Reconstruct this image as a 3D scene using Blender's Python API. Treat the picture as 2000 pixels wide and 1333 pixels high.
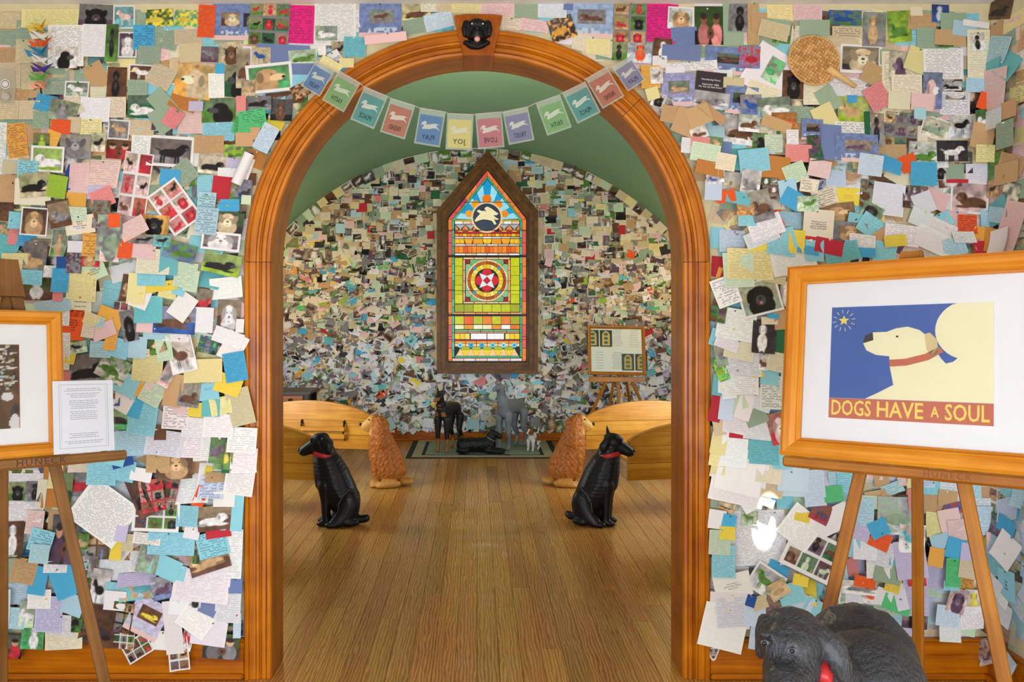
import bpy, bmesh, math, random
import numpy as np
from mathutils import Vector, Matrix
PI = math.pi
scene = bpy.context.scene
for o in list(bpy.data.objects): bpy.data.objects.remove(o)
COL = scene.collection
H = 1.436            # eye height
F, VX, VY = 1600.0, 932.0, 604.0

# ================================================================ camera, light, exposure
cd = bpy.data.cameras.new('camera'); cam = bpy.data.objects.new('camera', cd); COL.objects.link(cam)
cam.location = (0, -3.2, H); cam.rotation_euler = (PI/2, 0, 0)
cd.sensor_width = 36.0; cd.lens = 36.0*F/2000.0
cd.shift_x = (1000-VX)/2000.0; cd.shift_y = -(666.5-VY)/2000.0
cd.clip_start = .05; cd.clip_end = 60
scene.camera = cam
w = bpy.data.worlds.new('world'); scene.world = w; w.use_nodes = True
w.node_tree.nodes['Background'].inputs[0].default_value = (.75, .85, 1, 1)
w.node_tree.nodes['Background'].inputs[1].default_value = .35
scene.view_settings.view_transform = 'Standard'; scene.view_settings.look = 'None'
scene.view_settings.gamma = 1; scene.view_settings.use_curve_mapping = False
scene.view_settings.exposure = 0.0

def area(name, loc, target, sx, sy, power, col):
    l = bpy.data.lights.new(name, 'AREA'); l.shape = 'RECTANGLE'; l.size = sx; l.size_y = sy
    l.energy = power; l.color = col
    o = bpy.data.objects.new(name, l); COL.objects.link(o); o.location = loc
    o.rotation_euler = (Vector(target)-Vector(loc)).to_track_quat('-Z', 'Y').to_euler(); return o
def lamp(name, loc, power, col, r=.08):
    l = bpy.data.lights.new(name, 'POINT'); l.energy = power; l.color = col; l.shadow_soft_size = r
    o = bpy.data.objects.new(name, l); COL.objects.link(o); o.location = loc; return o
# added lights for daylight from assumed, unbuilt near-room windows (behind and beside the camera)
area('assumed_daylight_rear', (0.0, -4.45, .85), (0, 0, -.6), 3.2, 1.1, 140, (.75, .87, 1))
area('added_daylight_east', (1.95, -2.9, 1.15), (-1.2, 0, .7), 1.2, 1.1, 16, (.78, .89, 1))
area('added_daylight_west', (-1.95, -2.9, 1.15), (1.2, 0, .7), 1.2, 1.1, 16, (.78, .89, 1))
lamp('assumed_ceiling_lamp_near', (0, -2.5, 2.35), 9, (1, .72, .42), .15)  # assumed warm lamp overhead, out of view, no fitting built
# lights added for assumed, unbuilt far-room side windows and two assumed wall lamps
area('assumed_daylight_far_west', (-2.25, 2.9, .95), (.9, 5.4, .3), 1.5, 1.1, 66, (.86, .93, 1))
area('assumed_daylight_far_east', (2.25, 2.9, .95), (-.9, 5.4, .3), 1.5, 1.1, 66, (.86, .93, 1))
lamp('assumed_wall_lamp_west', (-2.0, 4.9, 1.85), 11, (1, .62, .26), .06)
lamp('assumed_wall_lamp_east', (2.0, 4.9, 1.75), 11, (1, .62, .26), .06)
lamp('added_lamp_far', (0, 2.6, 2.5), 20, (1, .84, .6), .12)  # added lamp under the vault, no fitting built
# sun patch on the near wall, thrown by an added spot under the ceiling
sp = bpy.data.lights.new('added_sun_spot', 'SPOT'); sp.energy = 900; sp.color = (1, .98, .94); sp.spot_size = math.radians(2.6); sp.spot_blend = .6; sp.shadow_soft_size = .004
so = bpy.data.objects.new('added_sun_spot', sp); COL.objects.link(so); so.location = (1.16, -1.25, 2.5)
so.rotation_euler = (Vector((1.117, 0, .565))-Vector(so.location)).to_track_quat('-Z', 'Y').to_euler()

# ================================================================ colours and materials
def lin(h):
    if isinstance(h, str):
        c = [int(h[i:i+2], 16)/255 for i in (0, 2, 4)]
    else: c = h
    return tuple(((x+.055)/1.055)**2.4 if x > .04045 else x/12.92 for x in c)
HEX = dict(w='f4f1f0', pw='e6e9ee', cr='eee3c8', be='d8c8a2', tn='cda678', py='efe2a2', pg='cde2c2', sg='9cb298', pk='f0cbc8', rs='ea918e', hp='f2268a', rd='c8303c',
           am='f0b050', yl='f2d850', lg='a4c63e', gn='5ec67e', dg='2c6a44', gr='5c8a3c', tl='70bec4', aq='94d6e4', sk='b4dae6', bl='50b0de', bd='2a56a0', lv='cdc6e2', pb='cddff0',
           pb2='9cb4d4', db='7688b6', db2='9a9ac6', bk='17151a', dk='3a3438', gy='8a888a', br='6c4832', ob='c8843e', mv='6c5068', lt='e0caa4')
HEX['or'] = 'f2602a'
LIN = {k: np.array(lin(v)) for k, v in HEX.items()}

class NT:
    def __init__(s, name):
        s.m = bpy.data.materials.new(name); s.m.use_nodes = True
        s.t = s.m.node_tree; s.n = s.t.nodes; s.b = s.n['Principled BSDF']
    def new(s, t, **kw):
        n = s.n.new(t)
        for k, v in kw.items():
            if k[0] == 'i' and k[1:].isdigit(): n.inputs[int(k[1:])].default_value = v
            else: setattr(n, k, v)
        return n
    def L(s, a, b): s.t.links.new(a, b)
    def math(s, op, a, b=None, c=None):
        n = s.n.new('ShaderNodeMath'); n.operation = op
        for i, x in enumerate((a, b, c)):
            if x is None: continue
            if isinstance(x, (int, float)): n.inputs[i].default_value = x
            else: s.L(x, n.inputs[i])
        return n.outputs[0]
    def mix(s, f, a, b, mode='MIX'):
        n = s.n.new('ShaderNodeMix'); n.data_type = 'RGBA'; n.blend_type = mode
        for i, x in ((0, f), (6, a), (7, b)):
            if isinstance(x, (int, float)): n.inputs[i].default_value = x
            elif isinstance(x, tuple): n.inputs[i].default_value = (*x[:3], 1)
            else: s.L(x, n.inputs[i])
        return n.outputs[2]
    def ramp(s, f, stops):
        n = s.n.new('ShaderNodeValToRGB'); s.L(f, n.inputs[0]); e = n.color_ramp.elements
        while len(e) < len(stops): e.new(.5)
        for k, (p, c) in enumerate(stops): e[k].position = p; e[k].color = (*c[:3], 1)
        return n.outputs[0]
    def noise(s, vec, scale, detail=2, rough=.5):
        n = s.n.new('ShaderNodeTexNoise'); n.inputs['Scale'].default_value = scale; n.inputs['Detail'].default_value = detail; n.inputs['Roughness'].default_value = rough
        if vec is not None: s.L(vec, n.inputs['Vector'])
        return n.outputs['Fac']
    def mapping(s, vec, sc):
        n = s.n.new('ShaderNodeMapping'); n.inputs['Scale'].default_value = sc; s.L(vec, n.inputs['Vector']); return n.outputs[0]
    def bump(s, h, strength, dist=.002):
        n = s.n.new('ShaderNodeBump'); n.inputs['Strength'].default_value = strength; n.inputs['Distance'].default_value = dist
        s.L(h, n.inputs['Height']); s.L(n.outputs[0], s.b.inputs['Normal'])
    def base(s, x):
        if isinstance(x, tuple): s.b.inputs['Base Color'].default_value = (*x[:3], 1)
        else: s.L(x, s.b.inputs['Base Color'])
    def rough(s, v): s.b.inputs['Roughness'].default_value = v

def plain(name, hexc, rough=.5, metal=0, emit=0, bump=0, bscale=200, var=.12):
    m = NT(name); c = lin(hexc); oc = m.new('ShaderNodeTexCoord').outputs['Object']
    n = m.noise(oc, bscale/10, 3)
    m.base(m.mix(n, tuple(x*(1-var) for x in c), tuple(min(1, x*(1+var)) for x in c))); m.rough(rough)
    m.b.inputs['Metallic'].default_value = metal
    if emit:
        m.b.inputs['Emission Color'].default_value = (*c, 1); m.b.inputs['Emission Strength'].default_value = emit
    if bump: m.bump(m.noise(oc, bscale, 3), bump)
    return m.m

def wood(name, dark, light, axis=2, uv=False, rough=.32, scale=1.0, blotch=.5, rnd=True):
    """grain runs along the given axis of the object (or along V of the UV map)"""
    m = NT(name); tc = m.new('ShaderNodeTexCoord'); v = tc.outputs['UV' if uv else 'Object']
    if rnd:
        oi = m.new('ShaderNodeObjectInfo'); add = m.new('ShaderNodeVectorMath', operation='ADD'); m.L(v, add.inputs[0])
        cb = m.new('ShaderNodeCombineXYZ'); r = m.math('MULTIPLY', oi.outputs['Random'], 37.0)
        for i in range(3): m.L(r, cb.inputs[i])
        m.L(cb.outputs[0], add.inputs[1]); v = add.outputs[0]
    s1 = [14*scale]*3; s1[1 if uv else axis] = 1.2*scale
    s2 = [90*scale]*3; s2[1 if uv else axis] = 2.5*scale
    g1 = m.noise(m.mapping(v, tuple(s1)), 1, 4, .6); g2 = m.noise(m.mapping(v, tuple(s2)), 1, 3, .6)
    s3 = [6*scale]*3; s3[1 if uv else axis] = 9*scale
    g3 = m.noise(m.mapping(v, tuple(s3)), 1, 2)
    f = m.math('ADD', m.math('MULTIPLY', g1, .5), m.math('ADD', m.math('MULTIPLY', g2, .3), m.math('MULTIPLY', g3, .2*blotch+.1)))
    d, l = lin(dark), lin(light)
    m.base(m.ramp(f, [(.38, d), (.66, l)])); m.rough(rough); m.b.inputs['Specular IOR Level'].default_value = .35; m.b.inputs['Coat Weight'].default_value = .06; m.b.inputs['Coat Roughness'].default_value = .2
    m.bump(g2, .12, .001)
    return m.m

M = {}
M['cherry'] = wood('cherry_trim_wood', '8c3e00', 'd07c00', uv=True, blotch=1.0)
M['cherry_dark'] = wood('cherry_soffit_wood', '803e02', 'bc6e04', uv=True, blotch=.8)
M['cherry_x'] = wood('cherry_board_wood', '8e4000', 'd07a00', axis=0)
M['cherry_block'] = wood('keystone_wood', '8c3e02', 'bc6a02', axis=2, blotch=.3)
M['frame_oak'] = wood('golden_frame_wood', 'bc6c0c', 'e09c30', axis=0, blotch=.3)
M['frame_v'] = wood('golden_frame_wood_upright', 'bc6c0c', 'e09c30', axis=1, blotch=.3)
M['walnut'] = wood('brown_easel_wood', '644018', '966632', axis=1, rough=.4)
M['walnut_x'] = wood('brown_easel_rail_wood', '644018', '966632', axis=0, rough=.4)
M['easel'] = wood('amber_easel_wood', '864a0c', 'bc7c22', axis=1, rough=.4)
M['easel_x'] = wood('amber_easel_rail_wood', '864a0c', 'bc7c22', axis=0, rough=.4)
M['pew'] = wood('oak_pew_wood', 'a86a10', 'dca038', axis=0, rough=.35, blotch=.3)
M['dark_frame'] = wood('window_frame_wood', '46290a', '86581a', axis=2, rough=.45)
M['iron'] = plain('black_iron', '1a1614', .4, .6)
M['matboard'] = plain('white_matboard', 'f0eff0', .85, var=.02)
M['black'] = plain('black_plastic', '141214', .35)
M['ceiling'] = plain('white_ceiling_paint', 'e8e6e2', .9, bump=.1)
M['wallpaint'] = plain('cream_wall_paint', 'dccfa6', .9, bump=.1)
M['whitepaint'] = plain('white_wall_paint', 'e6e2da', .9, bump=.1)
M['shaftpin'] = plain('pin_metal', 'b8b8b8', .3, .9)

m = NT('green_vault_plaster'); oc = m.new('ShaderNodeTexCoord').outputs['Object']
n1 = m.noise(oc, 1.3, 4, .6); n2 = m.noise(oc, 45, 4, .7)
m.base(m.mix(m.math('ADD', m.math('MULTIPLY', n1, .7), m.math('MULTIPLY', n2, .3)), lin('5c8568'), lin('7aa27e'))); m.rough(.85); m.bump(n2, .25, .004)
M['vault'] = m.m

m = NT('oak_floor_boards'); tc = m.new('ShaderNodeTexCoord'); oi = m.new('ShaderNodeObjectInfo')
at = m.new('ShaderNodeAttribute', attribute_name='tone', attribute_type='OBJECT')
cb = m.new('ShaderNodeCombineXYZ'); r = m.math('MULTIPLY', oi.outputs['Random'], 53.0)
for i in range(3): m.L(r, cb.inputs[i])
ad = m.new('ShaderNodeVectorMath', operation='ADD'); m.L(tc.outputs['Object'], ad.inputs[0]); m.L(cb.outputs[0], ad.inputs[1])
v = ad.outputs[0]
wv = m.new('ShaderNodeTexWave'); wv.wave_type = 'BANDS'; wv.bands_direction = 'X'; wv.inputs['Scale'].default_value = 14; wv.inputs['Distortion'].default_value = 9
wv.inputs['Detail'].default_value = 3; wv.inputs['Detail Scale'].default_value = 1.3; m.L(m.mapping(v, (1.6, .22, 1)), wv.inputs['Vector'])
g2 = m.noise(m.mapping(v, (260, 6, 1)), 1, 3, .7); g3 = m.noise(m.mapping(v, (9, .9, 1)), 1, 3)
f = m.math('ADD', m.math('MULTIPLY', wv.outputs['Fac'], .30), m.math('ADD', m.math('MULTIPLY', g2, .35), m.math('MULTIPLY', g3, .35)))
c1 = m.ramp(f, [(.25, lin('86561e')), (.5, lin('b68238')), (.78, lin('d6a656'))])
hs = m.new('ShaderNodeHueSaturation'); m.L(c1, hs.inputs['Color']); m.L(m.math('ADD', m.math('MULTIPLY', at.outputs['Fac'], .62), .72), hs.inputs['Value'])
m.L(m.math('ADD', .485, m.math('MULTIPLY', oi.outputs['Random'], .022)), hs.inputs['Hue']); hs.inputs['Saturation'].default_value = 1.0
m.base(hs.outputs[0]); m.rough(.30); m.bump(g2, .15, .0006); m.b.inputs['Coat Weight'].default_value = .15
M['floor'] = m.m

def paper_mat(name, rough, coat):
    m = NT(name)
    c = m.new('ShaderNodeAttribute', attribute_name='col').outputs['Color']
    uvn = m.new('ShaderNodeAttribute', attribute_name='sheet').outputs['Vector']      # metres across, metres down, sheet number
    prm = m.new('ShaderNodeAttribute', attribute_name='ink').outputs['Vector']        # strength, line pitch, margin mask
    s = m.new('ShaderNodeSeparateXYZ'); m.L(uvn, s.inputs[0]); x, y, sd = s.outputs
    p = m.new('ShaderNodeSeparateXYZ'); m.L(prm, p.inputs[0]); st, pitch, mg = p.outputs
    ry = m.math('DIVIDE', y, pitch); row = m.math('FLOOR', ry); fr = m.math('FRACT', ry)
    def cx(a, b, k):
        n = m.new('ShaderNodeCombineXYZ'); m.L(a, n.inputs[0]); m.L(b, n.inputs[1]); m.L(k, n.inputs[2]); return n.outputs[0]
    sx = m.math('DIVIDE', x, pitch)
    wob = m.noise(cx(m.math('MULTIPLY', sx, 2.6), m.math('MULTIPLY', row, 7.3), sd), 1, 3, .9)
    gap = m.noise(cx(m.math('MULTIPLY', sx, .62), m.math('MULTIPLY', row, 3.1), sd), 1, 0)
    d = m.math('ABSOLUTE', m.math('SUBTRACT', m.math('SUBTRACT', fr, .5), m.math('MULTIPLY', m.math('SUBTRACT', wob, .5), m.math('ADD', .8, m.math('MULTIPLY', m.math('SUBTRACT', pitch, .0058), 600.0)))))
    stroke = m.math('LESS_THAN', d, .13)
    word = m.math('GREATER_THAN', gap, .42)
    k = m.math('MULTIPLY', m.math('MULTIPLY', stroke, word), m.math('MULTIPLY', st, m.math('GREATER_THAN', mg, .5)))
    gr = m.noise(uvn, 30, 2); cc = m.mix(m.math('MULTIPLY', gr, .12), c, (0.6, .6, .55), 'MULTIPLY')
    m.base(m.mix(k, cc, (.03, .03, .07))); m.rough(rough)
    m.b.inputs['Coat Weight'].default_value = coat; m.b.inputs['Coat Roughness'].default_value = .12
    m.b.inputs['Specular IOR Level'].default_value = .3
    return m.m
M['paper'] = paper_mat('note_paper', .75, 0)
M['photo'] = paper_mat('photo_paper', .38, .12)

# ================================================================ helpers
def setp(o, label=None, cat=None, group=None, kind=None):
    for k, v in (('label', label), ('category', cat), ('group', group), ('kind', kind)):
        if v: o[k] = v
    return o
def link(o, parent=None):
    COL.objects.link(o)
    if parent is not None: o.parent = parent
    return o
def empty(name, loc=(0, 0, 0), mat=None):
    o = bpy.data.objects.new(name, None); o.empty_display_size = .1; COL.objects.link(o)
    if mat is not None: o.matrix_world = mat
    else: o.location = loc
    return o
def mesh(name, verts, faces, mats, parent=None, smooth=False, mi=None, local=None):
    me = bpy.data.meshes.new(name); me.from_pydata([tuple(v) for v in verts], [], faces)
    for m_ in (mats if isinstance(mats, (list, tuple)) else [mats]): me.materials.append(m_)
    if mi is not None: me.polygons.foreach_set('material_index', mi)
    if smooth: me.polygons.foreach_set('use_smooth', [True]*len(me.polygons))
    me.update(); o = bpy.data.objects.new(name, me)
    if local is not None: o.matrix_basis = local
    return link(o, parent)
def box(name, lo, hi, mat, parent=None, bevel=.002, rot=None):
    """a bevelled board; its origin sits at its middle"""
    lo, hi = Vector(lo), Vector(hi); c = (lo+hi)/2; s = hi-lo
    bm = bmesh.new(); bmesh.ops.create_cube(bm, size=1); bmesh.ops.scale(bm, vec=s, verts=bm.verts)
    if bevel:
        b = min(bevel, min(abs(s.x), abs(s.y), abs(s.z))*.45)
        bmesh.ops.bevel(bm, geom=list(bm.edges), offset=b, segments=1, affect='EDGES')
    me = bpy.data.meshes.new(name); bm.to_mesh(me); bm.free(); me.materials.append(mat)
    o = bpy.data.objects.new(name, me); o.location = c
    if rot: o.rotation_euler = rot
    return link(o, parent)
def beam(name, a, b, wd, th, mat, parent=None, up=(0, 0, 1), bevel=.003, taper=1.0):
    """a square bar from a to b; its long side is its local Y"""
    a, b = Vector(a), Vector(b); y = (b-a).normalized(); x = y.cross(Vector(up)).normalized(); z = x.cross(y)
    L = (b-a).length
    bm = bmesh.new(); bmesh.ops.create_cube(bm, size=1)
    for v in bm.verts:
        k = taper if v.co.y > 0 else 1
        v.co = Vector((v.co.x*wd*k, v.co.y*L, v.co.z*th))
    if bevel: bmesh.ops.bevel(bm, geom=list(bm.edges), offset=bevel, segments=1, affect='EDGES')
    me = bpy.data.meshes.new(name); bm.to_mesh(me); bm.free(); me.materials.append(mat)
    o = bpy.data.objects.new(name, me)
    o.matrix_basis = Matrix.Translation((a+b)/2) @ Matrix((x, y, z)).transposed().to_4x4()
    return link(o, parent)
def prism(name, pts, z0, z1, mat, parent=None, local=None, inset=0):
    """polygon pts (x,y) extruded from z0 to z1"""
    n = len(pts); vs = [(x, y, z0) for x, y in pts]+[(x, y, z1) for x, y in pts]
    fs = [tuple(range(n))[::-1], tuple(range(n, 2*n))]+[(i, (i+1) % n, n+(i+1) % n, n+i) for i in range(n)]
    return mesh(name, vs, fs, mat, parent, local=local)
def tube(name, pts, r, mat, parent=None, seg=8, closed=False):
    pts = [Vector(p) for p in pts]; vs = []; fs = []; n = len(pts)
    for i, p in enumerate(pts):
        if closed: t = (pts[(i+1) % n]-pts[i-1])
        else: t = pts[min(i+1, n-1)]-pts[max(i-1, 0)]
        t.normalize(); u = t.cross(Vector((0, 0, 1)))
        if u.length < .05: u = t.cross(Vector((1, 0, 0)))
        u.normalize(); v = t.cross(u); rr = r[i] if isinstance(r, (list, tuple)) else r
        for k in range(seg): a = 2*PI*k/seg; vs.append(p+u*math.cos(a)*rr+v*math.sin(a)*rr)
    for i in range(n if closed else n-1):
        j = (i+1) % n
        for k in range(seg): fs.append((i*seg+k, i*seg+(k+1) % seg, j*seg+(k+1) % seg, j*seg+k))
    if not closed: fs += [tuple(range(seg))[::-1], tuple(range((n-1)*seg, n*seg))]
    return mesh(name, vs, fs, mat, parent, smooth=True)
def text(name, s, size, mat, parent, local, depth=.0004, mirror=False, space=1.0, bold=0.0, xs=1.0):
    cu = bpy.data.curves.new('lettering', 'FONT'); cu.body = s; cu.size = size; cu.align_x = 'CENTER'; cu.align_y = 'CENTER'
    cu.resolution_u = 2; cu.extrude = depth; cu.space_character = space; cu.offset = bold; cu.space_line = .95
    ob = bpy.data.objects.new('lettering', cu); me = bpy.data.meshes.new_from_object(ob); bpy.data.objects.remove(ob)
    me.materials.clear(); me.materials.append(mat); me.name = name
    if mirror or xs != 1: me.transform(Matrix.Diagonal((-xs if mirror else xs, 1, 1, 1)))
    if mirror: me.flip_normals()
    o = bpy.data.objects.new(name, me); o.matrix_basis = local; return link(o, parent)
def frame_mat(o, e1, e2, n):
    m_ = Matrix((e1, e2, n)).transposed().to_4x4(); m_.translation = o; return m_
T = Matrix.Translation
def at(px, py, depth):        # a point of the room, by where it is seen and how far away it is
    return Vector(((px-VX)/F*depth, depth-3.2, H-(py-VY)/F*depth))

# ---------------------------------------------------------------- carved figures: one continuous surface
def figure(name, chains, mat, parent=None, voxel=.007, smooth=8, disp=None, colour=None, local=None):
    bm = bmesh.new()
    def ball(p, r):
        r = (r, r, r) if not isinstance(r, (tuple, list)) else r
        bmesh.ops.create_icosphere(bm, subdivisions=2, radius=1, matrix=Matrix.Translation(p) @ Matrix.Diagonal((*r, 1)))
    for ch in chains:
        if len(ch) == 1: ball(*ch[0]); continue
        for (p, r), (q, s) in zip(ch, ch[1:]):
            p, q = Vector(p), Vector(q)
            rr = Vector((r, r, r)) if not isinstance(r, (tuple, list)) else Vector(r)
            ss = Vector((s, s, s)) if not isinstance(s, (tuple, list)) else Vector(s)
            n = max(3, int((p-q).length/(min(min(rr), min(ss))*.45))+1)
            for i in range(n+1):
                t = i/n; k = rr.lerp(ss, t); ball(p.lerp(q, t), tuple(k))
    me = bpy.data.meshes.new(name); bm.to_mesh(me); bm.free()
    o = bpy.data.objects.new(name, me); COL.objects.link(o)
    r = o.modifiers.new('r', 'REMESH'); r.mode = 'VOXEL'; r.voxel_size = voxel
    s = o.modifiers.new('s', 'SMOOTH'); s.factor = .5; s.iterations = smooth
    dg = bpy.context.evaluated_depsgraph_get()
    me2 = bpy.data.meshes.new_from_object(o.evaluated_get(dg), depsgraph=dg); me2.name = name
    bpy.data.objects.remove(o); bpy.data.meshes.remove(me)
    n = len(me2.vertices); co = np.empty(n*3, 'f'); me2.vertices.foreach_get('co', co); co = co.reshape(-1, 3)
    if disp:
        nr = np.empty(n*3, 'f'); me2.vertices.foreach_get('normal', nr); nr = nr.reshape(-1, 3)
        co = (co+nr*disp(co, nr)[:, None]).astype('f'); me2.vertices.foreach_set('co', co.ravel())
    if colour:
        a = me2.color_attributes.new('col', 'FLOAT_COLOR', 'POINT'); c = np.ones((n, 4), 'f'); c[:, :3] = colour(co)
        a.data.foreach_set('color', c.ravel())
    me2.polygons.foreach_set('use_smooth', [True]*len(me2.polygons)); me2.materials.clear(); me2.materials.append(mat); me2.update()
    o = bpy.data.objects.new(name, me2)
    if local is not None: o.matrix_basis = local
    return link(o, parent)
def carved(name, rough=.4, bscale=90, bump=.3, coat=.1, stretch=(1, 1, 1)):
    m = NT(name); c = m.new('ShaderNodeAttribute', attribute_name='col').outputs['Color']; oc = m.new('ShaderNodeTexCoord').outputs['Object']; m.b.inputs['Specular IOR Level'].default_value = .3
    n = m.noise(m.mapping(oc, stretch), bscale, 3, .6); m.base(m.mix(m.math('MULTIPLY', n, .5), c, (.35, .33, .3), 'MULTIPLY')); m.rough(rough)
    m.bump(n, bump, .004); m.b.inputs['Coat Weight'].default_value = coat; return m.m
M['carved_black'] = carved('black_painted_carving', .46, 120, .35, .05, (1, 1, .35))
M['carved_tan'] = carved('tan_curly_carving', .55, 60, .8)
M['carved'] = carved('painted_carving', .5, 70, .3)
M['red_collar'] = plain('red_collar_paint', 'c83234', .4)
M['white_paint'] = plain('white_painted_line', 'b4dce8', .4)
M['gloss_black'] = plain('gloss_black_paint', '0c0a0c', .12)
M['amber_eye'] = plain('grey_eye_paint', 'b8bcc4', .2)
# ================================================================ setting: near room
XW = 2.0                                      # half width of the near room
ZC = H+(604-8)*.002                           # its ceiling
RO, RI, ZS = .9015, .80, H+(604-512)*.00198   # arch: outside of the casing, opening, springing height
TW = .16
def struct(o): o['kind'] = 'structure'; return o
def arch_wall(name, y0, y1, xw, ztop, mat, r=.815):
    vs = []; fs = []
    pts = [(-r, 0.0), (-r, ZS)]+[(-r*math.cos(PI*i/48), ZS+r*math.sin(PI*i/48)) for i in range(1, 48)]+[(r, ZS), (r, 0.0)]
    n = len(pts)
    out = [(-xw, 0.0), (-xw, ztop)]+[(-xw+2*xw*i/48, ztop) for i in range(1, 48)]+[(xw, ztop), (xw, 0.0)]
    for y in (y0, y1):
        vs += [(x, y, z) for x, z in pts]+[(x, y, z) for x, z in out]
    k = 2*n
    for i in range(n-1):
        fs.append((i, i+1, n+i+1, n+i)); fs.append((k+i, k+n+i, k+n+i+1, k+i+1)); fs.append((i, k+i, k+i+1, i+1))
    return struct(mesh(name, vs, fs, mat))
arch_wall('wall_front', 0, TW, 2.6, 3.45, M['wallpaint'])
YR = -4.6
struct(box('wall_east', (XW, YR, 0), (XW+.1, 0, ZC+.05), M['wallpaint'], bevel=0))
struct(box('wall_west', (-XW-.1, YR, 0), (-XW, 0, ZC+.05), M['whitepaint'], bevel=0))
struct(box('wall_rear', (-XW, YR-.1, 0), (XW, YR, ZC+.05), M['whitepaint'], bevel=0))
struct(box('ceiling', (-XW, YR, ZC), (XW, 0, ZC+.08), M['ceiling'], bevel=0))
# ---- far room
XB, YB = 2.3, 5.74
RV = 2.9; ZV = 3.20-RV
def zvault(x): return ZV+math.sqrt(max(0, RV*RV-x*x))
zk = zvault(XB)
struct(box('wall_far_west', (-XB-.1, TW, 0), (-XB, YB, zk), M['wallpaint'], bevel=0))
struct(box('wall_far_east', (XB, TW, 0), (XB+.1, YB, zk), M['wallpaint'], bevel=0))
struct(box('wall_back', (-XB-.1, YB, 0), (XB+.1, YB+.1, 3.3), M['wallpaint'], bevel=0))
vs = []; fs = []; a0 = math.asin(XB/RV); NV = 48
for y in (TW, YB):
    for r in (RV, RV+.06):
        for i in range(NV+1):
            a = -a0+2*a0*i/NV; vs.append((r*math.sin(a), y, ZV+r*math.cos(a)))
k = NV+1
for i in range(NV):
    fs += [(i, 2*k+i, 2*k+i+1, i+1), (k+i, k+i+1, 3*k+i+1, 3*k+i)]
struct(mesh('ceiling_vault', vs, fs, M['vault'], smooth=True))

# ---- floors: boards run away from the camera
fl = struct(box('floor', (-XB-.1, YR-.1, -.1), (XB+.1, YB+.1, -.012), plain('floor_joint', '3a2212', .8), bevel=0))
rg = random.Random(4); fl_inv = fl.matrix_world.inverted()
def board(x0, x1, y0, y1, tone):
    g = .0006; c = ((x0+x1)/2, (y0+y1)/2)
    o = box('floor_board', (x0+g, y0+g, -.012), (x1-g, y1-g, 0), M['floor'], fl, bevel=.0008)
    o.location = Vector(o.location)-Vector((fl.location)); o['tone'] = tone
BW = .0895
fl.location = fl.location
for i in range(-26, 26):
    x0 = i*BW; x1 = x0+BW
    lim0 = -.16 if abs(x0+BW/2) < .80 else .0
    y = (-.30 if abs(x0+BW/2) < .8 else TW) - rg.random()*.0
    start = y; first = True
    while y < YB-.05:
        L = rg.uniform(.9, 2.3)
        if first: L *= rg.uniform(.35, 1); first = False
        y1 = min(YB, y+L)
        if YB-y1 < .3: y1 = YB
        if x1 > -XB-.001 and x0 < XB+.001:
            t = rg.gauss(.5, .13)
            if rg.random() < .10: t -= .22
            if rg.random() < .05: t += .2
            board(x0, x1, y, y1, max(.05, min(1, t)))
        y = y1
nf = box('floor_board', (-XW, YR, -.012), (XW, -.302, 0), M['floor'], fl, bevel=0); nf.location = Vector(nf.location)-Vector(fl.location); nf['kind'] = 'stuff'; nf['tone'] = .5
for s in (-1, 1):
    o = box('floor_board', (min(s*.806, s*XW), -.302, -.012), (max(s*.806, s*XW), 0, 0), M['floor'], fl, bevel=0); o.location = Vector(o.location)-Vector(fl.location); o['kind'] = 'stuff'; o['tone'] = .5

# ---- baseboards
def baseboard(name, x0, x1, y, zt, sgn=-1):
    e = empty(name, ((x0+x1)/2, y, 0)); e['kind'] = 'structure'
    def b(nm, lo, hi, bv):
        o = box(nm, lo, hi, M['cherry_x'], e, bevel=bv); o.location = Vector(o.location)-e.location
    ys = sorted((y, y+sgn*.022)); b('board', (x0, ys[0], .002), (x1, ys[1], zt), .004)
    ys = sorted((y, y+sgn*.028)); b('cap_moulding', (x0, ys[0], zt), (x1, ys[1], zt+.012), .004)
    ys = sorted((y+sgn*.022, y+sgn*.042)); b('shoe_moulding', (x0, ys[0], .001), (x1, ys[1], .024), .008)
baseboard('baseboard_left', -XW, -RO-.002, 0, .145)
baseboard('baseboard_right', RO+.002, XW, 0, .145)
baseboard('baseboard_back', -XB, XB, YB, .115)
e = empty('baseboard_east', (XW, -1, 0)); e['kind'] = 'structure'
for nm, lo, hi in (('board', (XW-.022, -2.2, .002), (XW, -.002, .145)), ('shoe_moulding', (XW-.042, -2.2, .001), (XW-.022, -.002, .024)), ('cap_moulding', (XW-.028, -2.2, .145), (XW, -.002, .157))):
    o = box(nm, lo, hi, M['cherry_x'], e, bevel=.004); o.location = Vector(o.location)-e.location

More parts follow.
